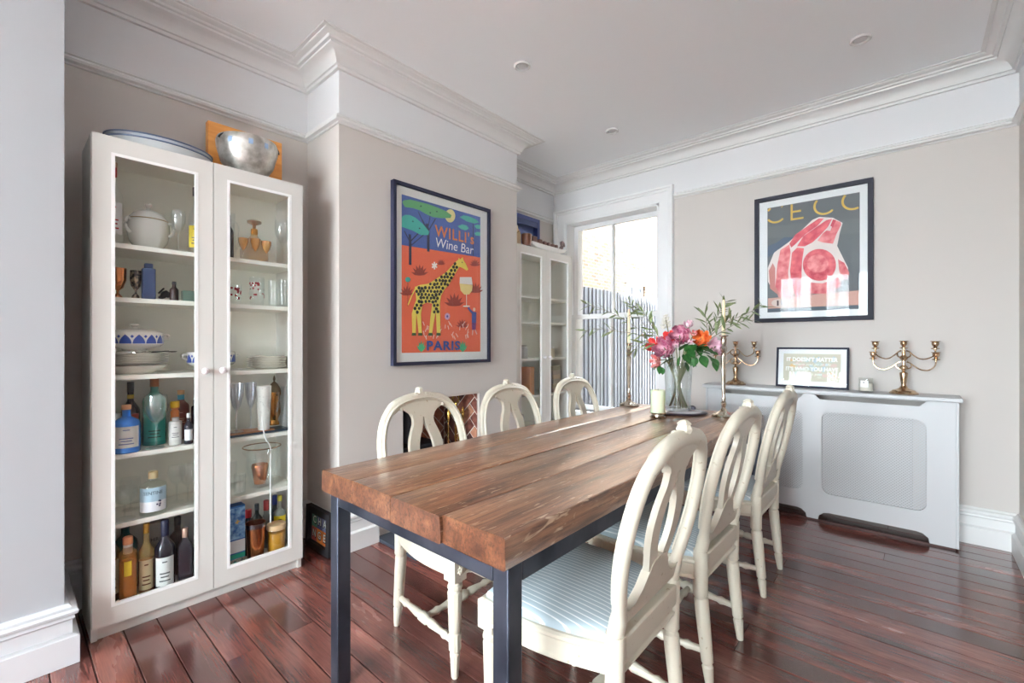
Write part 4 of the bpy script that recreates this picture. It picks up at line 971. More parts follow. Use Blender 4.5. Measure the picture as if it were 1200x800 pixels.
obj('polished_face', G().lathe([(0.134, 0.013), (0.132, 0.0142), (0, 0.0142)], 36), noise_var(new_mat('pale_agate', 0.12), (190, 188, 196), (226, 224, 228), (14, 14, 14), 4), pl)
ZV = TZ + 0.0165
vz = thing('flower_vase', 'tall clear glass vase holding the bouquet on the dining table', 'vase', (VX, VY, ZV))
obj('glass_body', G().lathe([(0, 0), (0.07, 0), (0.075, 0.006), (0.079, 0.15), (0.086, 0.30), (0.0835, 0.30), (0.076, 0.15), (0.071, 0.016), (0, 0.014)], 36), GLASS((249, 251, 251), 0.08, 0.8), vz)
obj('water', G().lathe([(0, 0.0145), (0.0705, 0.0165), (0.0745, 0.13), (0, 0.13)], 32), GLASS((250, 252, 252), 0.02, 0.2), vz)
tag(obj('dark_pebble', G().lathe([(0, 0), (0.016, 0.002), (0.024, 0.014), (0.022, 0.028), (0.012, 0.036), (0, 0.038)], 16), M((58, 56, 70), 0.35), loc=(*on_z(811, 482, TZ).xy, TZ + 0.0015)), 'small dark round ornament behind the vase near the far table edge', 'ornament')

# ---- bouquet
STEM = M((118, 120, 82), 0.6); LEAF = noise_var(new_mat('rose_leaf', 0.4), (24, 70, 30), (58, 112, 50), (30, 30, 30), 3); OLIVE = noise_var(new_mat('willow_leaf', 0.5), (84, 98, 62), (128, 140, 98), (30, 30, 30), 3)
def petal_bloom(R, n_layers, seed, openness=1.0):
    rnd = random.Random(seed); g = G()
    for l in range(n_layers):
        f = (l + 1) / n_layers; np_ = 3 + int(4 * f); rad = R * (0.25 + 0.75 * f); tilt = (1 - f) * 0.15 + f * 0.75 * openness
        for k in range(np_):
            a0 = 2 * PI * (k + 0.5 * (l % 2)) / np_ + rnd.uniform(-.15, .15); wd = 2.1 * PI / np_ * (0.62 if f < .6 else 0.72)
            vs = []; nu, nv = 5, 5
            for i in range(nu + 1):
                t = i / nu; el = -1.25 + t * (1.95 - 0.75 * tilt)      # polar sweep on a cup
                for j in range(nv + 1):
                    s = j / nv * 2 - 1; ww = wd * (0.35 + 0.65 * math.sin(PI * min(1, 0.15 + 0.72 * t))) * (1 if t < .85 else 0.86)
                    aa = a0 + s * ww / 2; rr_ = rad * (1 + 0.05 * math.sin(9 * aa + seed) * t + (0.12 * tilt if t > .85 else 0))
                    rr_ *= (0.55 + 0.45 * math.sin(PI * .5 * min(1, t * 1.3))) 
                    vs.append((rr_ * math.cos(el) * math.cos(aa), rr_ * math.cos(el) * math.sin(aa), rad * 0.85 * math.sin(el) + 0.02 * R * (1 - s * s)))
            g.add(vs, [(i * (nv + 1) + j, i * (nv + 1) + j + 1, (i + 1) * (nv + 1) + j + 1, (i + 1) * (nv + 1) + j) for i in range(nu) for j in range(nv)])
    return g
def leaf_mesh(name, ln, wd, mat, serr=0):
    g = G(); vs = []; n = 8
    for i in range(n + 1):
        t = i / n; w_ = wd * math.sin(PI * t ** 0.85) * 0.5; dz = -0.12 * ln * t * t
        vs += [(-w_, ln * t, dz + 0.12 * w_), (0, ln * t, dz - 0.1 * w_), (w_, ln * t, dz + 0.12 * w_)]
    return mesh_of(name, g.add(vs, [(i * 3 + j, i * 3 + j + 1, i * 3 + j + 4, i * 3 + j + 3) for i in range(n) for j in range(2)]), mat, ang=80, fixn=False)
ROSE_LEAF = leaf_mesh('leaf', 0.085, 0.055, LEAF); THIN = [leaf_mesh('leaf', 0.085, 0.017, OLIVE), leaf_mesh('leaf', 0.065, 0.015, OLIVE), leaf_mesh('leaf', 0.1, 0.019, OLIVE)]
def orient(d, roll=0):
    d = Vector(d).normalized(); q = d.to_track_quat('Y', 'Z').to_euler(); e = q.to_matrix().to_4x4() @ Matrix.Rotation(roll, 4, 'Y'); return e.to_euler()
def stem_path(top, seed):
    rnd = random.Random(seed); a = math.atan2(top.y - VY, top.x - VX); ax = Vector((VX, VY, 0))
    neck = ax + Vector((0.062 * math.cos(a), 0.062 * math.sin(a), ZV + 0.30)); b = a + PI + rnd.uniform(-.7, .7)
    bot = ax + Vector((0.055 * math.cos(b), 0.055 * math.sin(b), ZV + 0.02)); mid = (neck + bot) / 2
    return smooth_path([bot, mid, neck, (neck + top) / 2 + Vector((0, 0, 0.012)), top], 4)
def flower(kind, u, v, Y, rpx, mats, seed, label, layers=5, openness=1.0, face=(0.35, -0.75, 0.55)):
    top = on_y(u, v, Y); R = rpx * m_per_px(top.x, top.y)
    t = thing(kind, label, 'flower', top, 0, 'flowers in the bouquet')
    obj('bloom', petal_bloom(R, layers, seed, openness), mats, t, rot=Vector(face).to_track_quat('Z', 'Y').to_euler(), ang=80, fixn=False)
    pth = [p - top for p in stem_path(top, seed)]
    obj('stem', G().tube(pth, 0.0032, 6), STEM, t)
    return t, top
PINK = noise_var(new_mat('pink_petal', 0.55), (176, 74, 118), (240, 190, 206), (30, 30, 30), 3); PALE = noise_var(new_mat('pale_pink_petal', 0.55), (226, 176, 196), (242, 214, 224), (22, 22, 22), 3)
REDP = noise_var(new_mat('coral_red_petal', 0.5), (196, 36, 44), (232, 84, 78), (22, 22, 22), 3); ORAN = noise_var(new_mat('orange_petal', 0.5), (214, 88, 40), (244, 150, 80), (22, 22, 22), 3)
SALM = noise_var(new_mat('salmon_petal', 0.55), (214, 110, 112), (240, 180, 174), (22, 22, 22), 3); WHT = noise_var(new_mat('white_petal', 0.55), (226, 228, 214), (244, 244, 238), (22, 22, 22), 3)
FC = (0.72, -0.62, 0.25)
flower('rose', 765.5, 403, 2.80, 9.5, REDP, 1, 'coral red rose at the far left of the bouquet', 4, 1.0, (-0.1, -0.8, 0.5))
flower('rose', 784, 396, 2.86, 10.5, REDP, 2, 'coral red rose peeping over the large pink peony', 4, 1.0, (0.1, -0.8, 0.7))
flower('peony', 778, 407, 2.73, 13, PINK, 3, 'large pink peony low on the left of the bouquet', 6, 0.7, (0.05, -0.9, 0.35))
flower('peony', 796.5, 392.5, 2.78, 12, PINK, 4, 'large pink peony at the top centre of the bouquet', 6, 0.7, (0.3, -0.85, 0.3))
flower('peony_bud', 807, 379, 2.85, 6, PALE, 5, 'small round pink bud standing highest above the peonies', 3, 0.1, (0.1, -0.3, 0.9))
flower('rose', 822, 396, 2.80, 10, ORAN, 6, 'bright orange rose on the right of the bouquet', 5, 1.0, (0.45, -0.8, 0.35))
flower('peony', 839, 406, 2.86, 10.5, PALE, 7, 'pale pink flower beside the right candlestick', 4, 1.0, (0.7, -0.5, 0.3))
flower('rose', 767.5, 423, 2.74, 8, SALM, 8, 'salmon pink rose drooping below the red rose', 4, 0.9, (-0.3, -0.8, 0.0))
flower('rose_bud', 813, 390, 2.74, 4, SALM, 9, 'tiny salmon bud beside the orange rose', 3, 0.2, (0.3, -0.8, 0.6))
flower('rose_bud', 792, 404, 2.70, 4, PALE, 10, 'tiny blush bud between the two large pink peonies', 3, 0.2, (0.2, -0.9, 0.4))
flower('rose_bud', 808, 401, 2.72, 3.6, PALE, 11, 'tiny blush bud under the orange rose', 3, 0.2, (0.2, -0.9, 0.4))
# white stock spike
top = on_y(780, 372, 2.95); t = thing('white_stock', 'white flower spike rising behind the pink peonies', 'flower', top, 0, 'flowers in the bouquet')
g = G()
for k in range(16):
    a = k * 2.4; z = 0.02 - k * 0.0055; r0 = 0.008 + 0.0012 * k
    b = petal_bloom(0.012 + 0.0004 * k, 2, k, 1.0); b.xf(Matrix.Translation((r0 * math.cos(a), r0 * math.sin(a), z))); g.merge(b)
obj('bloom', g, WHT, t, ang=80, fixn=False); obj('stem', G().tube([p - top for p in stem_path(top, 12)], 0.003, 6), STEM, t)
# rose foliage sprays
def spray(u, v, Y, leaves, seed, label):
    top = on_y(u, v, Y); t = thing('rose_foliage', label, 'leaves', top, 0, 'green foliage in the bouquet')
    obj('stem', G().tube([p - top for p in stem_path(top, seed)], 0.0028, 6), STEM, t)
    for (lu, lv, du, dv, sc) in leaves:
        b = on_y(lu, lv, Y - 0.04); e = on_y(lu + du, lv + dv, Y - 0.06)
        o = obj('leaf', ROSE_LEAF, None, t, loc=b - top, rot=orient(e - b, random.Random(lu).uniform(-.5, .5))); o.scale = (sc, sc, sc)
spray(786, 416, 2.76, [(792, 418, -15, 6, 1.05), (797, 417, -3, 10, .8), (800, 415, 8, 9, .95), (804, 414, 4, 11, .8)], 21, 'dark green rose leaves under the left pink peony')
spray(803, 405, 2.76, [(796, 411, 9, -9, 1.05), (803, 412, 7, -8, .9), (806, 409, 6, 7, .9), (811, 412, 4, -10, .7)], 22, 'broad green leaf spray in the centre of the bouquet')
spray(822, 412, 2.78, [(815, 408, 10, -5, .95), (818, 412, 12, 1, 1.0), (822, 416, 4, 9, 1.0), (828, 415, 8, 7, 1.0), (833, 419, 7, 6, .9), (836, 422, 4, 10, .85), (816, 418, -3, 9, .8), (812, 420, -4, 12, .6), (826, 408, 10, 4, .8)], 23, 'dark green leaf spray hanging to the right of the vase')
spray(795, 420, 2.82, [(790, 422, -8, 7, .8), (797, 424, -6, 10, .7), (803, 424, 4, 10, .8), (809, 421, 8, 8, .8), (785, 415, -10, 2, .8)], 25, 'dark green leaves hanging over the front rim of the vase')
spray(826, 404, 2.84, [(822, 405, 10, 6, .8), (830, 408, 9, 8, .8), (832, 412, 10, 3, .7), (818, 404, 3, 10, .9), (813, 406, -4, 9, .9)], 26, 'dark green leaves tucked beneath the orange rose')
spray(772, 430, 2.80, [(773, 428, 0, 9, .7), (776, 430, 1, 12, .6), (770, 427, -5, 6, .5)], 24, 'small yellow-green leaves hanging at the left rim of the vase')
# willowy branches
def branch(pts, Y, seed, label, nl=16, side=None):
    rnd = random.Random(seed); W_ = [on_y(u, v, Y + dy) for u, v, dy in pts]; base = W_[0]
    t = thing('leafy_branch', label, 'branch', base, 0, 'willowy branches in the bouquet')
    low = stem_path(base, seed)[:-1]
    tw = smooth_path(low[::4] + W_, 4); m = len(tw)
    obj('twig', G().tube([p - base for p in tw], [0.003 - 0.0018 * i / m for i in range(m)], 6), M((112, 104, 84), 0.7), t)
    up = smooth_path(W_, 8); n = len(up)
    nl = int(nl * 1.35)
    for k in range(nl):
        i = int(n * (0.12 + 0.86 * (k + rnd.uniform(0, .6)) / nl)); i = min(max(i, 0), n - 2)
        d = (up[i + 1] - up[i]).normalized(); perp = d.cross(Vector((0.3, -1, 0.1))).normalized() * (1 if k % 2 else -1)
        v_ = d * rnd.uniform(.5, 1.0) + perp * rnd.uniform(.3, .8) + Vector((rnd.uniform(-.3, .3), rnd.uniform(-.5, .3), rnd.uniform(-.3, .1)))
        o = obj('leaf', THIN[rnd.randrange(3)], None, t, loc=up[i] - base, rot=orient(v_, rnd.uniform(-1.2, 1.2))); sc = rnd.uniform(.7, 1.1); o.scale = (sc, sc, sc)
branch([(772, 404, 0.1), (752, 388, .12), (728, 372, .1), (705, 362, .06), (687, 356, 0)], 2.85, 31, 'willowy branch arching up and farthest to the left of the bouquet', 15)
branch([(770, 406, 0.06), (748, 392, .06), (722, 388, .04), (700, 385, 0), (684, 388, -.03)], 2.85, 32, 'willowy branch spreading level to the left across the window', 14)
branch([(772, 400, 0.1), (755, 380, .14), (742, 362, .16), (737, 352, .18)], 2.9, 33, 'willowy branch reaching up past the left candle', 12)
branch([(774, 398, 0.05), (764, 382, .05), (754, 366, .05), (746, 361, .06)], 2.86, 34, 'bushy upright willowy sprig left of the white flower spike', 18)
branch([(770, 404, 0), (752, 402, -.04), (744, 410, -.06)], 2.8, 35, 'short willowy sprig drooping at the left of the red rose', 6)
branch([(830, 398, .1), (838, 378, .12), (844, 364, .12), (851, 353, .12)], 2.85, 36, 'upright willowy sprig just behind the right candle', 14)
branch([(832, 394, .06), (850, 378, .08), (866, 371, .08), (882, 364, .06), (893, 356, .04)], 2.85, 37, 'willowy branch stretching to the right towards the meat poster', 13)
branch([(834, 396, .03), (852, 385, .02), (868, 377, .0), (884, 375, -.02)], 2.82, 38, 'lower willowy branch stretching to the right above the candelabra', 9)
branch([(828, 394, .05), (828, 378, .05), (826, 366, .05)], 2.85, 39, 'short willowy sprig above the orange rose', 8)

# ================================================================== CONTENTS OF THE LARGE CABINET
ZS = {1: SHZ[0], 2: SHZ[1], 3: SHZ[2], 4: SHZ[3], 5: SHZ[4], 6: 0.098}
CLEAR = GLASS((252, 253, 253), 0.05, 0.35); CRYST = GLASS((252, 253, 253), 0.10, 0.45, 0.06)
REG = []
def spot(u, X, s, vtop, wpx):
    y = on_x(u, 400, X).y; z = ZS[s] + 0.0008; r = wpx / 2 * m_per_px(X, y) * math.cos(math.atan((u - CX) / F_PX)); h = z_at(X, y, vtop) - z
    X = min(max(X, -2.712 + r), -2.448 - r); y = min(max(y, 0.256 + r), 1.036 - r)      # stay inside the carcass
    REG.append((s, u, X, y, r)); return Vector((X, y, z)), h, r
def facing(loc): return math.atan2(-loc.y, -loc.x)
def label_patch(r, z0, z1, ang, span=1.0, sq=False):
    g = G(); n = 10; vs = []
    for i in range(n + 1):
        a = ang - span + 2 * span * i / n; rr_ = r
        vs += [(rr_ * math.cos(a), rr_ * math.sin(a), z0), (rr_ * math.cos(a), rr_ * math.sin(a), z1)]
    return g.add(vs, [(2 * i, 2 * i + 2, 2 * i + 3, 2 * i + 1) for i in range(n)])
def wrap_text(txt, size, r, ang, z, sx=1.0, bold=0.0):
    vs, fs = text_mesh(txt, size, sx, 0, bold)
    return G().add([(r * math.cos(ang + x / r), r * math.sin(ang + x / r), z + y) for x, y in vs], fs)
def bottle(u, X, s, vtop, wpx, body, cap, label, lab=None, shoulder=0.62, neck=0.34, capf=0.14, cat='bottle', name='bottle', sq=0.0, capr=1.12, liquid=None, band=None, text=None, lz=(0.12, 0.5), marks=True, textcol=(60, 66, 80), span=0.95, foil=None):
    loc, h, r = spot(u, X, s, vtop, wpx); t = thing(name, label, cat, loc, 0, 'bottles and drinks in the large cabinet')
    nr = r * neck; zs = h * shoulder; zn = h * (shoulder + (1 - shoulder) * 0.38); zc = h * (1 - capf)
    prof = [(0, 0), (r * 0.94, 0), (r, 0.004), (r, zs), (r * 0.93, zs + (zn - zs) * 0.35), (r * 0.6, zs + (zn - zs) * 0.75), (nr * 1.1, zn), (nr, zn + 0.008), (nr, zc)]
    obj('glass', G().lathe(prof, 24, sq=sq), body, t)
    if liquid: obj('liquid', G().lathe([(0, 0.004), (r * 0.93, 0.005), (r * 0.93, zs * 0.86), (0, zs * 0.86)], 20, sq=sq), liquid, t)
    obj('cap', G().lathe([(nr * capr, zc - 0.002), (nr * capr, h - 0.002), (nr * capr * .92, h), (0, h)], 18), cap, t)
    if foil: obj('neck_foil', G().open_lathe([(nr * 1.05, h * (1 - capf) - 0.04), (nr * 1.05, h * (1 - capf))], 18), foil, t)
    if band: obj('neck_band', G().open_lathe([(nr * 1.06, zn + 0.012), (nr * 1.06, zn + 0.03)], 18), band, t)
    if lab:
        a = facing(loc); rl = r * (1.004 if not sq else 1.02)
        lb = obj('label', label_patch(rl + 0.0006, h * lz[0], h * lz[1], a, span), lab, t)
        if text: obj('lettering', wrap_text(text, r * 0.42, rl + 0.0012, a, h * (lz[0] + (lz[1] - lz[0]) * .62), 0.9), M(textcol, 0.6), lb)
        if marks:
            g = G(); hh = h * (lz[1] - lz[0])
            for k, (zf, wf) in enumerate(((.82, .25), (.42, .5), (.30, .4), (.16, .55))):
                g.merge(label_patch(rl + 0.0011, h * lz[0] + hh * zf, h * lz[0] + hh * zf + hh * 0.045, a, span * wf))
            obj('label_print', g, M(textcol, 0.6), lb)
    return t
def glassware(u, X, s, vtop, wpx, label, kind='wine', mat=None, name='wine_glass', group='glasses in the large cabinet', cat='glass'):
    loc, h, r = spot(u, X, s, vtop, wpx); t = thing(name, label, cat, loc, 0, group); mat = mat or CLEAR
    if kind == 'wine':
        zb = h * 0.45
        obj('foot', G().lathe([(0, 0), (r * 0.8, 0.0), (r * 0.8, 0.002), (r * 0.2, 0.006), (0.004, 0.012)], 20), mat, t)
        obj('stem', G().lathe([(0.004, 0.011), (0.0035, zb * .5), (0.005, zb)], 10), mat, t)
        obj('bowl', G().open_lathe([(0.005, zb), (r * .6, zb + (h - zb) * .18), (r * .95, zb + (h - zb) * .45), (r, zb + (h - zb) * .62), (r * .9, h), (r * .88, h), (r * .96, zb + (h - zb) * .6), (r * .55, zb + (h - zb) * .2), (0.001, zb + 0.004)], 24, flute=12 if mat is CRYST else 0, fdep=0.04), mat, t)
    elif kind == 'flute':
        zb = h * 0.42
        obj('foot', G().lathe([(0, 0), (r * 0.95, 0.0), (r * 0.95, 0.002), (r * 0.2, 0.006), (0.004, 0.012)], 20), mat, t)
        obj('stem', G().lathe([(0.004, 0.011), (0.0035, zb * .5), (0.0045, zb)], 10), mat, t)
        obj('bowl', G().open_lathe([(0.0045, zb), (r * .55, zb + (h - zb) * .2), (r * .9, zb + (h - zb) * .55), (r, h), (r * .97, h), (r * .87, zb + (h - zb) * .55), (r * .5, zb + (h - zb) * .22), (0.001, zb + .004)], 24), mat, t)
    elif kind == 'tumbler':
        obj('bowl', G().open_lathe([(0.001, 0), (r * .9, 0), (r * .92, 0.003), (r, h), (r * .97, h), (r * .88, 0.012), (0.001, 0.012)], 24, flute=16 if mat is CRYST else 0, fdep=0.03), mat, t)
    return t
# ---- top shelf
bottle(133, -2.53, 1, 190, 24, CLEAR, M((206, 150, 110), 0.5), 'clear spirit bottle with a red neck at the left end of the top shelf', lab=M((236, 232, 230), 0.6), shoulder=.55, capf=.06, foil=M((196, 40, 36), 0.45), textcol=(190, 40, 40), lz=(.12, .5))
loc, h, r = spot(174, -2.58, 1, 238, 52); t = thing('soup_tureen', 'plain white lidded soup tureen on the top shelf', 'tureen', loc)
POR = M((232, 232, 226), 0.18, coat=.4)
obj('bowl', G().lathe([(0, 0), (r * .6, 0), (r * .62, 0.006), (r * .9, h * .2), (r, h * .42), (r * .97, h * .58), (r * .93, h * .62), (r * .9, h * .62), (r * .8, h * .3), (0, h * .1)], 32), POR, t)
ld = obj('lid', G().lathe([(r * .92, h * .625), (r * .9, h * .66), (r * .7, h * .76), (r * .35, h * .83), (r * .14, h * .85), (0, h * .86)], 32), POR, t)
obj('lid_knob', G().lathe([(r * .12, h * .85), (r * .09, h * .89), (r * .17, h * .94), (r * .15, h * .98), (0, h)], 16), POR, ld)
obj('gold_line', G().tube([(r * .925 * math.cos(k * PI / 16), r * .925 * math.sin(k * PI / 16), h * .63) for k in range(32)], 0.0014, 6, closed=True), M((176, 146, 90), 0.3, 0.8), t)
for s_ in (-1, 1):
    obj('handle', G().tube(smooth_path([(0.4 * r, s_ * r * .86, h * .58), (.45 * r, s_ * r * 1.05, h * .6), (.45 * r, s_ * r * 1.08, h * .42), (.4 * r, s_ * r * .88, h * .32)], 4), 0.007, 8), POR, t)
glassware(209, -2.50, 1, 247, 18, 'cut crystal wine glass beside the white tureen', mat=CRYST)
bottle(229, -2.54, 1, 220, 18, CLEAR, M((30, 30, 34), 0.4), 'clear bottle with yellow label and black cap beside the crystal glass, top shelf', lab=M((222, 196, 60), 0.6), shoulder=.5, capf=.12, textcol=(60, 60, 90), lz=(.1, .42))
bottle(268, -2.53, 1, 252, 12, BOT((60, 56, 60), .85), M((30, 30, 34), 0.4), 'dark slim bottle at the left end of the upper right shelf', shoulder=.6)
AMB = BOT((212, 164, 104), .4)
loc, h, r = spot(298, -2.60, 1, 258, 34); t = thing('amber_decanter', 'amber glass decanter with a flat stopper on the upper right shelf', 'decanter', loc)
obj('body', G().lathe([(0, 0), (r * .85, 0), (r, h * .12), (r * .98, h * .3), (r * .7, h * .5), (r * .3, h * .62), (r * .2, h * .68)], 28), AMB, t)
obj('gold_collar', G().lathe([(r * .22, h * .66), (r * .25, h * .7), (r * .24, h * .79), (r * .18, h * .8)], 20), M((206, 150, 76), .25, .9), t)
obj('stopper', G().lathe([(r * .1, h * .8), (r * .12, h * .88), (r * .5, h * .93), (r * .52, h * .97), (r * .3, h), (0, h)], 24), BOT((176, 122, 76), .6), t)
for k, (u, v, lb) in enumerate(((285, 279, 'left'), (299, 280, 'middle'), (312, 283, 'right'))):
    loc, h, r = spot(u, -2.51, 1, v, 12.5); t = thing('liqueur_glass', 'small amber liqueur glass hanging round the decanter, %s one' % lb, 'glass', loc, 0, 'amber liqueur glasses')
    obj('bowl', G().open_lathe([(0.003, h * .45), (r * .7, h * .62), (r, h * .85), (r, h), (r * .96, h), (r * .65, h * .66), (0.001, h * .5)], 18), BOT((218, 164, 100), .5), t)
    obj('stem', G().lathe([(0, 0), (r * .55, 0), (r * .5, .002), (.0025, .006), (.003, h * .46)], 14), CLEAR, t)
glassware(331, -2.51, 1, 259, 19, 'tall crystal wine glass at the right end of the upper right shelf', mat=CRYST)
loc, h, r = spot(271, -2.67, 1, 250, 14); t = thing('glass_jug', 'clear glass jug behind the dark slim bottle', 'jug', loc)
obj('body', G().open_lathe([(.001, 0), (r * .8, 0), (r, h * .3), (r * .6, h * .7), (r * .7, h), (r * .67, h), (r * .57, h * .7), (r * .96, h * .3), (.001, .006)], 24), CLEAR, t)
obj('handle', G().tube(smooth_path([(0, r * .6, h * .85), (0, r * 1.3, h * .75), (0, r * 1.2, h * .4), (0, r * .9, h * .3)], 4), .004, 8), CLEAR, t)
# ---- second shelf
COPPER = M((198, 122, 74), .2, 1.0)
loc, h, r = spot(138, -2.53, 2, 314, 22); t = thing('copper_goblet', 'hammered copper bowl on a short foot at the left of the second shelf', 'bowl', loc)
obj('bowl', G().lathe([(r * .15, h * .25), (r * .6, h * .35), (r * .95, h * .6), (r, h), (r * .95, h), (r * .85, h * .62), (0, h * .4)], 24, flute=14, fdep=.04), COPPER, t); obj('foot', G().lathe([(0, 0), (r * .55, 0), (r * .5, h * .06), (r * .15, h * .16), (r * .16, h * .27)], 20), COPPER, t)
loc, h, r = spot(159, -2.52, 2, 317, 15); t = thing('silver_goblet', 'dark tarnished silver goblet with leafy chasing next to the blue box', 'goblet', loc)
TAR = noise_var(new_mat('black_tarnish', .3, .9), (46, 42, 46), (170, 150, 130), (70, 70, 70), 3, .45, .6)
obj('cup', G().lathe([(r * .2, h * .3), (r * .8, h * .45), (r, h * .7), (r * .95, h), (r * .88, h), (r * .8, h * .6), (0, h * .45)], 20, flute=9, fdep=.1), TAR, t); obj('foot', G().lathe([(0, 0), (r * .7, 0), (r * .6, h * .1), (r * .18, h * .2), (r * .2, h * .32)], 20), TAR, t)
loc, h, r = spot(174, -2.52, 2, 309, 16); t = thing('blue_caddy', 'matt dark blue square caddy on the second shelf', 'box', loc, facing(loc) * .4)
BLU = M((62, 80, 124), .5)
obj('body', G().box(-r, r, -r, r, 0, h * .86), BLU, t, bevel=.004); obj('lid', G().box(-r * .62, r * .62, -r * .62, r * .62, h * .86, h), BLU, t, bevel=.003)
loc, h, r = spot(191, -2.53, 2, 336, 12); t = thing('black_pipe_ornament', 'black curved animal ornament lying by the small cola-dark bottle', 'ornament', loc)
obj('body', G().tube(smooth_path([(0, -r * .9, h * .2), (0, -r * .1, h * .3), (0, r * .6, h * .55), (0, r * 1.2, h * .25)], 4), [.004, .005, .007, .009, .011, .013, .014, .014, .014, .013, .011, .008, .005], 10), M((36, 36, 42), .3), t)
obj('tail', G().tube([(0, -r * .9, h * .5), (0, r * .2, h * .9)], .004, 8), M((36, 36, 42), .3), t)
bottle(204, -2.51, 2, 330, 11, M((58, 34, 30), .2), M((34, 26, 26), .4), 'small dark brown miniature bottle on the second shelf', shoulder=.55, neck=.42, capf=.12)
loc, h, r = spot(222, -2.58, 2, 341, 18); tag(obj('teal_glass_block', G().box(-.02, .02, -r, r, 0, h), BOT((168, 214, 200), .6), loc=loc, bevel=.002), 'pale teal glass slab lying flat at the right of the second shelf', 'slab')
glassware(233, -2.53, 2, 310, 12, 'slim crystal glass half hidden by the door edge on the second shelf', mat=CRYST)
REDG = M((150, 34, 44), .3)
def red_glass(u, vtop, wpx, lb, nm, X):
    loc, h, r = spot(u, X, 2, vtop, wpx); t = thing(nm, lb, 'glass', loc, 0, 'glasses in the large cabinet')
    obj('bowl', G().open_lathe([(.001, 0), (r * .85, 0), (r, h * .3), (r, h), (r * .97, h), (r * .96, h * .3), (.001, .006)], 24), CLEAR, t)
    g = G(); rr_ = random.Random(u); a0 = facing(loc)
    for k in range(22):
        a = a0 + rr_.uniform(-1.3, 1.3); z = h * rr_.uniform(.25, .8); s_ = rr_.uniform(.003, .006)
        g.merge(label_patch(r * 1.01, z - s_, z + s_, a, s_ / r))
    obj('painted_flowers', g, REDG, t)
red_glass(274, 333, 19, 'clear glass bowl painted with red flowers', 'painted_bowl', -2.52)
red_glass(301, 325, 18, 'tall clear glass jar painted with red flowers', 'painted_jar', -2.54)
glassware(320, -2.52, 2, 329, 12, 'plain clear tumbler beside the painted jar', 'tumbler', name='tumbler')
glassware(332, -2.53, 2, 328, 12, 'plain clear tumbler at the right end of the second shelf', 'tumbler', name='tumbler')
# ---- china shelf
CHINA = M((236, 232, 222), .2, coat=.4); BLUEP = M((54, 82, 168), .3); RIM = M((196, 176, 120), .3, .6)
CHINA = M((246, 243, 236), .2, coat=.4)
def plate_mesh(r, h, deep=False): return G().lathe([(0, 0), (r * .55, 0), (r * .6, .003), (r * .97, h), (r, h + .002), (r * .96, h + .003), (r * .58, .007), (0, .006)], 36)
py_, sc_ = on_x(165, 400, -2.555).y, m_per_px(-2.555, on_x(165, 400, -2.555).y)
R0 = 0.127; py_ = 0.387; PX = -2.58
tag(obj('serving_bowl', G().lathe([(0, 0), (R0 * .55, 0), (R0 * .6, .006), (R0 * .95, .032), (R0, .036), (R0 * .96, .037), (R0 * .6, .01), (0, .008)], 36), CHINA, loc=(PX, py_, ZS[3] + .0008)), 'wide shallow white bowl at the bottom of the left plate stack', 'bowl')
zz = ZS[3] + .0008 + .0285
pm = mesh_of('dinner_plate', plate_mesh(R0 * 1.0, .012), CHINA)
words = ['lowest', 'second', 'third', 'fourth', 'fifth', 'topmost']
for k in range(6):
    tag(obj('dinner_plate', pm, None, loc=(PX + random.uniform(-.001, .001), py_ + random.uniform(-.001, .001), zz + .009 + k * .0075)), 'large cream dinner plate, %s of the left stack of plates' % words[k], 'plate', 'cream dinner plates in the left stack')
zt_ = zz + .009 + 5 * .0075 + .0152
def patterned(r, h, loc, lb, lid=True, nm='blue_tureen'):
    t = thing(nm, lb, 'tureen', loc, 0, 'blue patterned tureens')
    obj('bowl', G().lathe([(0, 0), (r * .62, 0), (r * .6, h * .05), (r * .4, h * .1), (r * .45, h * .14), (r * .9, h * .22), (r, h * .3), (r, h * .68), (r * .97, h * .7), (r * .92, h * .68), (r * .9, h * .3), (0, h * .2)], 36), CHINA, t)
    g = G(); n = 14; z0, z1 = h * .32, h * .62
    for k in range(n):
        a = 2 * PI * k / n; wd = 2 * PI / n * .46; R = r * 1.006
        fr_ = [(-1, .12), (-.85, .42), (-.6, .64), (-.3, .84), (0, 1), (.3, .84), (.6, .64), (.85, .42), (1, .12)]; vs = []
        for f, q in fr_: vs += [(R * math.cos(a + f * wd), R * math.sin(a + f * wd), z0), (R * math.cos(a + f * wd), R * math.sin(a + f * wd), z0 + (z1 - z0) * q)]
        g.add(vs, [(2 * i, 2 * i + 2, 2 * i + 3, 2 * i + 1) for i in range(8)])
        b = a + PI / n; vs = [(R * math.cos(b + f * wd * .3), R * math.sin(b + f * wd * .3), z0 + (z1 - z0) * q) for f, q in ((0, .6), (1, .78), (0, .96), (-1, .78))]; g.add(vs, [(0, 1, 2, 3)])
    obj('blue_leaf_pattern', g, BLUEP, t, fixn=False)
    if lid:
        l = obj('lid', G().lathe([(r * .98, h * .7), (r * .9, h * .74), (r * .55, h * .79), (r * .3, h * .83), (r * .1, h * .84), (0, h * .845)], 32), CHINA, t)
        obj('lid_knob', G().lathe([(r * .1, h * .84), (r * .07, h * .89), (r * .17, h * .94), (r * .15, h * .985), (0, h)], 16), CHINA, l)
    for s_ in (-1, 1):
        obj('handle', G().tube(smooth_path([(0, s_ * r * .97, h * .6), (0, s_ * r * 1.16, h * .62), (0, s_ * r * 1.2, h * .5), (0, s_ * r * .97, h * .42)], 4), .006, 8), CHINA, t)
hh = z_at(PX, py_, 379) - zt_
patterned(0.102, hh, (PX, py_ + .003, zt_), 'large lidded white tureen with blue leaf pattern standing on the left plate stack')
y2 = on_x(249, 400, -2.56).y; s2 = m_per_px(-2.56, y2)
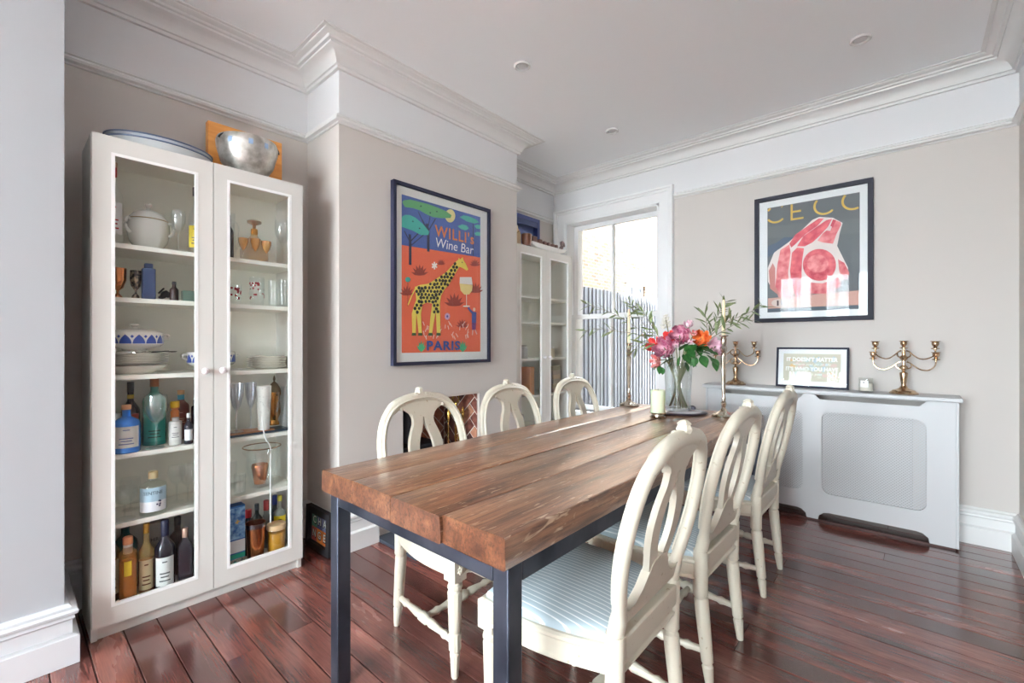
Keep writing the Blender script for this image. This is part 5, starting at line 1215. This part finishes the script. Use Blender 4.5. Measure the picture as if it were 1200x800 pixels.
patterned(0.1, (z_at(-2.56, y2, 403) - ZS[3]), (-2.575, y2, ZS[3] + .0008), 'white bowl with blue leaf pattern seen behind the meeting door frames', lid=False, nm='blue_pattern_bowl')
SPN = M((196, 192, 184), .2, 1.0)
for k, (du, lb, cc) in enumerate(((-2, 'silver spoon lying under the blue patterned tureen', SPN), (24, 'dark spoon resting at the right edge of the left plate stack', M((50, 50, 54), .25, .6)))):
    yq = on_x(163 + du, 400, -2.44).y; xq = PX + R0 * .9 if du < 5 else -2.53
    t = thing('serving_spoon', lb, 'spoon', (xq - .01, py_ + (0.01 if du < 5 else R0 * .72), zt_ + .001), .9 if du < 5 else .3)
    obj('handle', G().tube([(0, -.05, .003), (0, .0, .004), (0, .03, .006)], [.004, .003, .0025], 8), cc, t); obj('bowl', G().lathe([(0, 0), (.009, .001), (.014, .005), (.013, .0055), (.008, .0025), (0, .002)], 16, (0, .045, 0), oval=1.5), cc, t)
yp = 0.936; R1_ = 0.097
pm2 = mesh_of('side_plate', plate_mesh(R1_, .011), CHINA); words = ['lowest', 'second', 'third', 'fourth', 'fifth', 'sixth', 'topmost']
for k in range(7):
    o = tag(obj('side_plate', pm2, None, loc=(-2.57 + random.uniform(-.002, .002), yp + random.uniform(-.002, .002), ZS[3] + .0008 + k * .0088)), 'cream side plate, %s of the right stack of plates' % words[k], 'plate', 'cream side plates in the right stack')
    if k == 6: o.scale = (.88, .88, 1)
# ---- bottle shelf (fourth)
CORK = M((206, 160, 118), .7); BLK = M((26, 24, 26), .35); LABW = M((232, 230, 222), .6)
bottle(148, -2.50, 4, 474, 35, BOT((44, 126, 220), .82), CORK, 'squat bright blue gin bottle with a cork and white label', lab=LABW, shoulder=.6, neck=.3, capf=.09, textcol=(60, 90, 150), lz=(.12, .56), liquid=None)
bottle(153, -2.665, 4, 447, 23, M((44, 26, 24), .2), BLK, 'dark brown liqueur bottle with a yellow band behind the blue gin bottle', lab=M((176, 60, 40), .6), shoulder=.5, capf=.16, band=M((218, 178, 50), .5), lz=(.2, .5))
bottle(181, -2.60, 4, 443, 29, BOT((86, 176, 162), .65), M((150, 90, 50), .5), 'tall teal glass bottle with a brown stopper behind the balloon glass', lab=M((60, 150, 136), .5), shoulder=.66, neck=.34, capf=.12, lz=(.06, .42), textcol=(40, 70, 60))
glassware(184, -2.475, 4, 463, 30, 'big balloon gin glass standing in front of the teal bottle', mat=CRYST, name='balloon_glass')
bottle(205.5, -2.52, 4, 489, 16, M((210, 208, 204), .5), M((196, 194, 190), .5), 'short grey-white stoneware flask on the bottle shelf', shoulder=.84, neck=.5, capf=.06, lab=M((222, 220, 216), .6), lz=(.2, .75), textcol=(80, 80, 84))
bottle(205, -2.60, 4, 470, 11, M((206, 120, 60), .4), M((232, 186, 40), .4), 'yellow-capped orange-labelled bottle behind the stoneware flask', shoulder=.72, neck=.9, capf=.14)
bottle(212, -2.65, 4, 457, 20, M((120, 60, 56), .3), CORK, 'russet bottle with a bright blue neck and cork stopper', shoulder=.66, neck=.4, capf=.08, foil=M((60, 160, 196), .4), lab=M((140, 74, 66), .6), lz=(.3, .6), textcol=(220, 180, 160))
bottle(221, -2.495, 4, 484, 11, BOT((50, 44, 56), .85), M((228, 228, 228), .4), 'small dark tonic bottle with a white cap and white label', lab=M((240, 240, 242), .6), shoulder=.56, neck=.4, capf=.13, lz=(.12, .48), marks=False)
bottle(230, -2.60, 4, 468, 12, M((66, 42, 46), .25), M((56, 36, 40), .3), 'dark plum bottle half hidden by the door edge on the bottle shelf', shoulder=.8, neck=.6)
bottle(232, -2.49, 4, 500, 9, M((60, 50, 54), .3), M((230, 230, 230), .4), 'miniature bottle with a white label cut off by the door frame', lab=LABW, shoulder=.6, neck=.5, lz=(.1, .5), marks=False)
loc, h, r = spot(131, -2.62, 4, 484, 22); tag(obj('white_bowl', G().lathe([(0, 0), (r * .5, 0), (r, h * .8), (r * .97, h), (r * .92, h * .95), (0, h * .2)], 28), POR, loc=loc), 'white upturned bowl behind the blue gin bottle', 'bowl')
# right half: tray, flutes, tumbler, brass pot
ya, yb_ = on_x(266, 400, -2.53).y, on_x(336, 400, -2.53).y
t = thing('serving_board', 'dark blue tray with an orange wooden edge under the champagne flutes', 'tray', (-2.54, (ya + yb_) / 2, ZS[4] + .0008)); hw = (yb_ - ya) / 2
obj('slate_base', G().box(-.06, .06, -hw, hw, 0, .010), M((48, 66, 84), .5), t, bevel=.002); obj('wooden_strip', G().box(-.05, .055, -hw * .98, hw * .45, .0102, .0165), wood_mat('board_wood', (170, 104, 64), (204, 140, 92), (224, 168, 120), .5), t, bevel=.002)
ZS[41] = ZS[4] + .0175; ZS[42] = ZS[4] + .0108
PEARL = GLASS((246, 247, 250), .12, .8)
glassware(277, -2.53, 41, 449, 19, 'pearly champagne flute at the left of the tray', 'flute', PEARL, 'champagne_flute')
glassware(294, -2.60, 41, 448, 15, 'pearly champagne flute beside the speckled tumbler', 'flute', PEARL, 'champagne_flute')
loc, h, r = spot(309, -2.50, 41, 452, 18.5)
tag(obj('speckled_tumbler', G().lathe([(0, 0), (r * .74, 0), (r * .76, .003), (r, h), (r * .95, h), (r * .72, .01), (0, .01)], 28), noise_var(new_mat('white_terrazzo', .5), (150, 150, 150), (236, 236, 230), (120, 120, 120), 2, .28, .36), loc=loc), 'tall white speckled tumbler on the tray', 'tumbler')
loc, h, r = spot(324, -2.645, 42, 439, 17); t = thing('brass_pot', 'lidded brass coffee pot behind the speckled tumbler', 'pot', loc); BRS = M((190, 130, 66), .22, 1.0)
obj('body', G().lathe([(0, 0), (r * .7, 0), (r * .75, h * .03), (r * .55, h * .1), (r * .9, h * .25), (r * .8, h * .55), (r * .95, h * .62), (r * .9, h * .66), (0, h * .66)], 24), BRS, t)
l = obj('lid', G().lathe([(r * .98, h * .665), (r * .9, h * .72), (r * .5, h * .82), (r * .12, h * .87), (0, h * .872)], 24), M((150, 128, 104), .3, 1.0), t); obj('finial', G().lathe([(r * .1, h * .87), (r * .2, h * .92), (r * .1, h * .97), (0, h)], 12), M((120, 104, 86), .3, 1.0), l)
obj('handle', G().tube(smooth_path([(r * .8, 0, h * .6), (r * 1.7, 0, h * .66), (r * 1.8, 0, h * .4), (r * .9, 0, h * .28)], 4), .005, 8), M((150, 128, 104), .3, 1.0), t)
loc, h, r = spot(341, -2.50, 4, 452, 15); t = thing('glass_pitcher', 'clear glass pitcher with a looped handle at the right end of the bottle shelf', 'pitcher', loc)
obj('body', G().open_lathe([(.001, 0), (r * .8, 0), (r, h * .2), (r * .7, h * .7), (r * .85, h), (r * .82, h), (r * .67, h * .7), (r * .96, h * .2), (.001, .006)], 24), CLEAR, t); obj('handle', G().tube(smooth_path([(.0, -r * .75, h * .75), (0.01, -r * 1.5, h * .6), (0.01, -r * 1.5, h * .3), (0, -r * .95, h * .18)], 4), .005, 8), CRYST, t)
# ---- fifth shelf
bottle(179.5, -2.505, 5, 552, 33, GLASS((247, 250, 249), .07, .7), M((222, 200, 152), .6), 'round clear gin bottle with a pale blue and white label and cork', lab=M((176, 204, 220), .6), shoulder=.66, neck=.32, capf=.15, text='SENTINE', lz=(.34, .66), marks=False, textcol=(40, 50, 80), span=1.15)
_b = bpy.data.objects; loc, h, r = spot(179.5, -2.505, 5, 552, 33); par = [o for o in _b if o.name.startswith('bottle') and not o.parent and 'pale blue and white' in o.get('label', '')][0]
obj('label', label_patch(r * 1.004 + .0006, h * .1, h * .34, facing(loc), 1.15), M((238, 238, 244), .6), par)
g = G(); a0 = facing(loc)
for k in range(9): aa = a0 + .25 + .35 * random.random(); zk = h * (.2 + .18 * random.random()); g.merge(label_patch(r * 1.004 + .0013, zk, zk + .006, aa, .06))
obj('floral_mark', g, M((56, 62, 104), .6), par)
glassware(146, -2.51, 5, 571, 34, 'wide clear cocktail glass at the left of the fifth shelf', name='cocktail_glass')
glassware(207, -2.60, 5, 545, 22, 'clear wine glass at the back of the fifth shelf', name='wine_glass'); glassware(220, -2.53, 5, 544, 23, 'clear cocktail glass at the right of the gin bottle', name='cocktail_glass')
glassware(153, -2.63, 5, 560, 26, 'clear wine glass behind the gin bottle', name='wine_glass')
loc, h, r = spot(307, -2.575, 5, 522, 45); t = thing('glass_barrel', 'large round clear glass jar with copper glints inside on the fifth shelf', 'jar', loc)
obj('body', G().open_lathe([(.001, 0), (r * .62, 0), (r * .8, h * .15), (r * .86, h * .5), (r * .8, h * .72), (r, h * .85), (r, h * .98), (r * .95, h), (r * .76, h * .74), (r * .8, h * .5), (r * .6, .012), (.001, .012)], 32), CRYST, t)
obj('copper_cup', G().lathe([(0, .013), (r * .3, .013), (r * .45, h * .5), (r * .42, h * .55), (0, h * .3)], 20, (r * .1, -r * .15, 0)), COPPER, t); obj('rim_band', G().tube([(r * math.cos(k * PI / 16), r * math.sin(k * PI / 16), h * .985) for k in range(32)], .003, 6, closed=True), M((170, 130, 96), .25, .9), t)
glassware(281, -2.50, 5, 555, 15, 'ribbed clear tumbler at the left front of the lower right shelf', 'tumbler', CRYST, 'tumbler'); glassware(272, -2.64, 5, 540, 12, 'tall clear tumbler behind the ribbed tumbler', 'tumbler', CLEAR, 'tumbler')
# ---- cabinet floor: bottles
bottle(131, -2.55, 6, 615, 20, BOT((120, 112, 60), .6), M((190, 60, 50), .4), 'whisky bottle with a beige label cut off at the far left of the cabinet floor', lab=M((226, 214, 180), .6), liquid=M((176, 120, 44), .2), lz=(.1, .55), textcol=(90, 60, 40))
bottle(150, -2.475, 6, 629, 22, BOT((206, 150, 70), .45), M((222, 148, 104), .5), 'square rum bottle with an orange stopper and yellow tag', shoulder=.74, neck=.5, capf=.1, foil=M((230, 228, 222), .5), liquid=M((184, 84, 40), .2), lab=M((224, 190, 50), .6), lz=(.44, .66), marks=False, span=.4)
bottle(147, -2.62, 6, 606, 30, M((20, 84, 84), .2), M((16, 70, 76), .3), 'dark teal bottle behind the orange-stoppered rum', shoulder=.62)
bottle(171.5, -2.515, 6, 613, 20, BOT((222, 190, 120), .4), M((196, 148, 60), .35, .5), 'whiskey bottle with a gold cap and large cream label', lab=M((232, 214, 172), .6), liquid=M((188, 104, 40), .2), shoulder=.56, neck=.36, capf=.13, lz=(.08, .5), textcol=(120, 70, 40))
loc, h, r = spot(184, -2.62, 6, 610, 17); t = thing('whisky_carton', 'pale grey whisky carton behind the gold-capped whiskey', 'carton', loc, facing(loc))
obj('box', G().box(-r, r, -r, r, 0, h), M((176, 174, 168), .6), t, bevel=.001); vs, fs = text_mesh('HIRO', .024, .8); obj('lettering', G().add([(r + .0008, x, h * .72 + y) for x, y in vs], fs), M((40, 40, 44), .6), t)
bottle(194.5, -2.465, 6, 610, 25, M((28, 28, 40), .15, coat=.5), M((32, 36, 66), .35), 'near-black bottle with a navy neck and big white label', lab=M((226, 230, 228), .6), shoulder=.58, neck=.34, capf=.22, lz=(.1, .5), textcol=(90, 94, 96))
bottle(217, -2.475, 6, 618, 17, M((40, 34, 42), .15, coat=.5), M((170, 136, 120), .35, .5), 'slim square dark bottle with a coppery neck', sq=.6, shoulder=.66, neck=.4, capf=.16)
bottle(229, -2.53, 6, 632, 12, M((56, 56, 76), .2), M((50, 50, 66), .3), 'slate-coloured bottle half hidden by the left door frame on the cabinet floor', shoulder=.7)
bottle(208, -2.63, 6, 605, 22, BOT((96, 62, 54), .75), BLK, 'brown glass bottle at the back between the two dark bottles', shoulder=.6)
loc, h, r = spot(276, -2.495, 6, 591, 19); t = thing('blue_gift_carton', 'bright blue and white printed bottle carton on the cabinet floor', 'carton', loc, .0)
rz_ = .0
obj('box', G().box(-r * .8, r * .8, -r, r, 0, h), M((46, 104, 176), .4), t, bevel=.001)
g = lambda z0, z1: G().box(r * .8, r * .8 + .0008, -r * .99, r * .99, h * z0, h * z1)
obj('white_panel', g(.24, .44), M((226, 228, 228), .5), t, smooth=False); obj('green_band', g(.15, .22), M((40, 164, 140), .5), t, smooth=False); obj('lower_picture', g(.02, .14), noise_var(new_mat('mottled_print', .5), (30, 120, 110), (220, 190, 170), (90, 90, 90), 3), t, smooth=False); obj('sea_picture', g(.46, .97), noise_var(new_mat('sea_print', .5), (30, 96, 176), (150, 200, 232), (40, 40, 40), 4), t, smooth=False)
obj('gold_emblem', G().flat([(-.012, -.004), (-.004, .004), (0, .012), (.005, .003), (.013, .002), (.004, -.004), (0, -.012), (-.005, -.006)], 0, lambda a, b, d: (r * .8 + .0014, a, h * .74 + b)), M((214, 176, 96), .4), t, smooth=False)
bottle(291, -2.58, 6, 597, 14, M((24, 26, 34), .2), M((190, 24, 36), .35), 'black bottle with a bright red cap', shoulder=.64, neck=.5, capf=.16)
bottle(301, -2.665, 6, 590, 14, M((34, 46, 48), .2), M((60, 70, 76), .3), 'dark green bottle at the back behind the copper tumbler', shoulder=.6)
bottle(312, -2.60, 6, 586, 10, BOT((170, 180, 180), .4), M((214, 84, 84), .4), 'clear bottle with a coral red cap', shoulder=.6, neck=.6, capf=.2)
bottle(322, -2.67, 6, 580, 9, BOT((90, 100, 120), .6), M((40, 60, 140), .4), 'slim bottle with a royal blue cap', shoulder=.6, neck=.6, capf=.2)
bottle(337, -2.575, 6, 578, 16, BOT((200, 206, 200), .4), M((200, 200, 70), .4), 'clear bottle with a lime cap and round yellow label', lab=M((232, 204, 40), .5), shoulder=.6, neck=.3, capf=.1, lz=(.12, .62), textcol=(50, 46, 30))
loc, h, r = spot(301, -2.475, 6, 613, 24); t = thing('copper_tumbler', 'copper mixing tumbler on the cabinet floor', 'tumbler', loc)
obj('cup', G().lathe([(0, 0), (r * .78, 0), (r * .8, .004), (r, h), (r * .95, h), (r * .76, .01), (0, .01)], 28), M((176, 104, 62), .25, .9), t); obj('rim_band', G().open_lathe([(r * .985, h * .88), (r * 1.006, h * 1.001)], 28), M((120, 120, 132), .2, 1.0), t)
loc, h, r = spot(325.5, -2.475, 6, 614, 23); t = thing('honey_jar', 'squat amber-filled glass jar with a pale wooden lid', 'jar', loc)
obj('jar', G().lathe([(0, 0), (r * .9, 0), (r * .96, .006), (r * .96, h * .8), (r * .93, h * .82)], 28), GLASS((250, 250, 246), .06, .6), t); obj('contents', G().lathe([(0, .008), (r * .88, .008), (r * .88, h * .72), (0, h * .72)], 24), M((196, 142, 48), .25), t); obj('lid', G().lathe([(r * .97, h * .82), (r, h * .84), (r, h * .97), (r * .97, h), (0, h)], 28), M((222, 190, 146), .5), t)
# thin curved white cord
pts = [on_x(307, 488, -2.452), on_x(309, 505, -2.45), on_x(312, 515, -2.45), on_x(317, 524, -2.448), on_x(317, 545, -2.448), on_x(317, 575, -2.448), on_x(317, 612, -2.448)]  # thin curved white tube just behind the door glass
o = pts[-1].copy(); tag(obj('white_streak', G().tube([p - o for p in smooth_path(pts, 5)], .0032, 8), M((240, 240, 238), .4), loc=o), 'thin white cord running down inside the right cabinet door', 'streak')

# ================================================================== ON TOP OF THE CABINETS
ZT = CABH + .0008
PLB = M((222, 226, 230), .25, coat=.3); RIMB = M((96, 112, 140), .35)
yq = on_x(188, 170, -2.585).y; Rq = 51 * m_per_px(-2.585, yq); 
for k, (lb, dz) in enumerate((('lower of two large oval platters with grey-blue rims on top of the cabinet', 0), ('upper of two large oval platters with grey-blue rims on top of the cabinet', .018))):
    t = thing('oval_platter', lb, 'platter', (-2.565, yq, ZT + dz), 0, 'platters on top of the cabinet')
    obj('dish', G().lathe([(0, 0), (Rq * .45, 0), (Rq * .5, .006), (Rq * .66, .03), (Rq * .68, .034), (Rq * .65, .035), (Rq * .48, .0125), (0, .012)], 40, oval=1.45), PLB, t)
    obj('rim_line', G().tube([(Rq * .68 * math.cos(q * PI / 24), Rq * .68 * 1.45 * math.sin(q * PI / 24), .034) for q in range(48)], .0035, 6, closed=True), RIMB, t)
b0, b1_, b2_ = on_x(244, 140, -2.70), on_x(331, 164, -2.70), 0
t = thing('orange_board', 'orange wooden board standing on the cabinet behind the silver bowl', 'board', (-2.717, (b0.y + b1_.y) / 2, ZT)); hw = (b1_.y - b0.y) / 2; hb_ = b0.z - ZT
obj('panel', G().box(-.012, .012, -hw, hw, 0, hb_), noise_var(new_mat('orange_varnish', .45), (206, 134, 62), (226, 158, 84), (4, 4, 30), 3), t, bevel=.003); obj('side_batten', G().box(-.03, -.012, -hw, -hw + .03, 0, hb_), M((210, 150, 84), .5), t, bevel=.002)
yb2 = on_x(291, 180, -2.55).y; mp = m_per_px(-2.55, yb2); rb_ = 37 * mp * 0.865; hb2 = z_at(-2.565, yb2, 168) - ZT
SB = noise_var(new_mat('hammered_silver', .3, .85), (176, 172, 164), (226, 224, 220), (26, 26, 26), 4, .35, .65, .2)
t = thing('silver_bowl', 'round hammered silver bowl with a swing handle on top of the cabinet', 'bowl', (-2.56, yb2, ZT))
obj('bowl', G().lathe([(0, 0), (rb_ * .5, 0), (rb_ * .55, .006), (rb_ * .85, hb2 * .4), (rb_ * .98, hb2 * .75), (rb_, hb2 * .9), (rb_ * .96, hb2), (rb_ * .93, hb2), (rb_ * .95, hb2 * .88), (rb_ * .8, hb2 * .4), (0, hb2 * .1)], 40), SB, t)
obj('swing_handle', G().tube([(rb_ * .25 + rb_ * .78 * math.sin(a) * .3, rb_ * .99 * math.cos(a), hb2 * .86 + hb2 * .22 * math.sin(a)) for a in [PI * k / 20 for k in range(21)]], .0045, 8), M((60, 60, 62), .3, .8), t)
for s_ in (-.55, .1, .62):
    a = facing(Vector((-2.56, yb2, 0))) + s_; rr_ = rb_ * 1.0
    obj('blue_motif', label_patch(rr_ + .0006, hb2 * .72, hb2 * .86, a, .07), M((150, 176, 208), .4), t)

# second cabinet: what stands on it and in it
ZT2 = ZT
bl = on_x(628, 262, -2.70)
t = thing('blue_box_frame', 'deep navy blue box frame leaning on top of the corner cabinet', 'frame', (-2.745, 3.235, ZT2)); DB = M((58, 74, 136), .4)
fnB = lambda a, b, d: (d, a, b)
obj('frame', shape(G(), [rect(-.2, .2, 0, .345), rect(-.165, .165, .035, .31)], 0, .06, fnB), DB, t, smooth=False, bevel=.002); obj('back_panel', G().box(.0, .008, -.165, .165, .035, .31), M((92, 106, 150), .5), t, smooth=False); obj('mesh_top', G().box(.05, .056, -.165, .165, .26, .31), M((70, 84, 130), .5), t, smooth=False)
def cab2_item(u, X): return on_x(u, 300, X).y
g = G(); rr = random.Random(6)
pts = [(-.075, 0), (.075, 0), (.07, .1), (.06, .13), (.035, .15), (.03, .175), (0, .165), (-.03, .19), (-.05, .16), (-.075, .17)]
t = thing('wooden_fretwork', 'pale carved wooden ornament at the left of the corner cabinet top', 'ornament', (-2.555, 2.915, ZT2))
obj('panel', shape(G(), [pts], -.012, .012, fnB), M((222, 202, 162), .6), t, smooth=False, bevel=.003); obj('carved_line', G().tube([(.013, -.06, .07), (.013, 0, .1), (.013, .05, .13)], .003, 6), M((150, 126, 90), .6), t)
WCU = M((110, 66, 46), .4); 
t = thing('wooden_cup', 'reddish brown turned wooden cup on the corner cabinet', 'cup', (-2.50, 3.012, ZT2)); obj('cup', G().lathe([(0, 0), (.035, 0), (.044, .04), (.046, .1), (.04, .105), (.036, .04), (0, .02)], 20), WCU, t); obj('foot_ring', G().lathe([(0.034, 0), (.038, .003), (.036, .008)], 20), M((80, 46, 34), .4), t)
t = thing('toy_boat', 'white boat-shaped tray with a row of brown blocks on the corner cabinet', 'tray', (-2.515, 3.33, ZT2))
obj('hull', G().prism([(-.27, .03), (-.2, .008), (-.08, 0), (.14, 0), (.22, .02), (.265, .055), (.2, .05), (-.1, .05), (-.26, .055)], -.035, .035, lambda a, b, d: (d, a, b)), M((236, 234, 230), .5), t, bevel=.006)
for k, (yy, ww, hh_) in enumerate(((-.20, .042, .055), (-.115, .024, .042), (-.05, .022, .036), (.01, .022, .034), (.07, .022, .032), (.125, .02, .032))):
    obj('brown_block', G().box(-.022, .022, yy - ww, yy + ww * .55, .0505, .0505 + hh_), M((104, 70, 62), .5), t, bevel=.004)
obj('prow_figure', G().tube(smooth_path([(0, .2, .05), (0, .23, .09), (0, .215, .12), (0, .25, .125), (0, .27, .09)], 4), [.018, .019, .02, .019, .018, .016, .015, .014, .014, .014, .013, .012, .012, .012, .011, .01, .008], 8), M((136, 118, 116), .5), t)
def inbox(y, z, w_, h_, d_, col, lb, nm='book', X=-2.6, rough=.5, cat='box'):
    t = tag(obj(nm, G().box(-d_, d_, -w_, w_, 0, h_), M(col, rough), loc=(X, y, z + .0008), bevel=.003), lb, cat, 'things inside the corner cabinet'); return t
inbox(3.14, SHZ[3], .03, .25, .06, (206, 140, 84), 'tall orange-brown box on the third lowest shelf of the corner cabinet', 'orange_box')
inbox(2.92, SHZ[3], .03, .2, .06, (150, 70, 84), 'dark red box in the left half of the corner cabinet', 'red_box')
for k in range(6): inbox(3.50, SHZ[3] + k * .041, .06, .04, .07, (196 - 8 * (k % 3), 176, 160 - 10 * (k % 2)), 'cream boxed game, number %s from the bottom of the pile in the corner cabinet' % ['one', 'two', 'three', 'four', 'five', 'six'][k], 'boxed_game')
t = thing('blue_siphon', 'grey-blue glass soda siphon in the right half of the corner cabinet', 'siphon', (-2.56, 3.36, SHZ[3] + .0008)); obj('body', G().lathe([(0, 0), (.05, 0), (.055, .01), (.056, .17), (.04, .23), (.018, .26)], 24), M((120, 138, 168), .2), t); obj('nozzle', G().lathe([(.018, .26), (.02, .3), (0, .305)], 16), SILVER, t)
def jar2(y, z, r, h, col, lb): 
    t = thing('storage_jar', lb, 'jar', (-2.58, y, z + .0008), 0, 'things inside the corner cabinet'); obj('jar', G().lathe([(0, 0), (r, 0), (r, h * .8), (r * .8, h * .86)], 24), M(col, .3), t); obj('lid', G().lathe([(r * .86, h * .85), (r * .86, h * .98), (0, h)], 20), M((200, 196, 190), .4), t)
jar2(2.95, SHZ[0], .03, .16, (150, 120, 104), 'slim brown jar on the top shelf of the corner cabinet'); jar2(3.06, SHZ[2], .04, .12, (214, 214, 212), 'pale grey jar in the left half of the corner cabinet'); jar2(3.45, SHZ[2], .05, .1, (206, 196, 170), 'cream jar in the right half of the corner cabinet'); jar2(3.3, SHZ[4], .05, .16, (190, 200, 196), 'pale green jar low in the corner cabinet')
jar2(3.0, SHZ[4], .05, .13, (226, 224, 220), 'white jar low in the left half of the corner cabinet')

# ================================================================== STOVE AND FIRE TOOLS
IRON = M((36, 38, 46), .5, .3)
t = thing('cast_iron_stove', 'black cast iron stove standing inside the fireplace', 'stove', (-2.63, 1.87, .022))
bd = obj('body', G().box(-.13, .13, -.155, .155, .06, .46), IRON, t, bevel=.01); obj('top_plate', G().box(-.145, .145, -.17, .17, .46, .485), IRON, t, bevel=.006)
dr = obj('door', G().box(.13, .146, -.12, .12, .11, .41), IRON, t, bevel=.004); obj('window', G().box(.146, .149, -.085, .085, .19, .37), M((20, 20, 24), .08), dr, smooth=False); obj('door_handle', G().tube([(.15, .1, .24), (.175, .1, .25), (.175, .1, .29)], .006, 8), M((150, 150, 154), .3, 1), dr)
obj('flue_pipe', G().lathe([(.055, .485), (.055, .79)], 24), M((70, 74, 84), .4, .4), t)
for sx in (-.11, .11):
    for sy in (-.13, .13): obj('leg', G().lathe([(0, 0), (.014, 0), (.018, .06), (0, .061)], 10, (sx, sy, 0)), IRON, t)
BRASS = M((206, 166, 88), .22, 1.0)
t = thing('fire_companion_set', 'brass fire tools hanging on a stand by the brick lining', 'fire tools', (-2.515, 2.215, .022))
obj('base', G().lathe([(0, 0), (.075, 0), (.078, .008), (.05, .016), (.014, .026), (.008, .04)], 28), BRASS, t); obj('pole', G().lathe([(.008, .038), (.008, .70), (.014, .71), (.008, .72), (.008, .735)], 14), BRASS, t)
obj('loop_handle', G().tube([(0, .03 * math.cos(a), .762 + .03 * math.sin(a)) for a in [2 * PI * k / 20 for k in range(20)]], .005, 8, closed=True), BRASS, t); obj('cross_bar', G().tube([(0, -.075, .66), (0, .075, .66)], .005, 8), BRASS, t)
for k, (yy, nm) in enumerate(((-.07, 'shovel'), (.07, 'brush'), (0.0, 'poker'))):
    xx = .03 if k == 2 else .0
    tl = obj(nm, G().lathe([(.004, .12), (.004, .6), (.009, .62), (.012, .66), (.007, .69), (0, .7)], 10, (xx, yy, 0)), BRASS, t)
    if nm == 'shovel': obj('blade', G().box(xx - .004, xx + .004, yy - .045, yy + .045, .06, .16), BRASS, tl, bevel=.003)
    elif nm == 'brush': obj('bristles', G().lathe([(.02, .06), (.026, .08), (.02, .15), (.006, .16)], 14, (xx, yy, 0)), M((60, 46, 36), .9), tl)
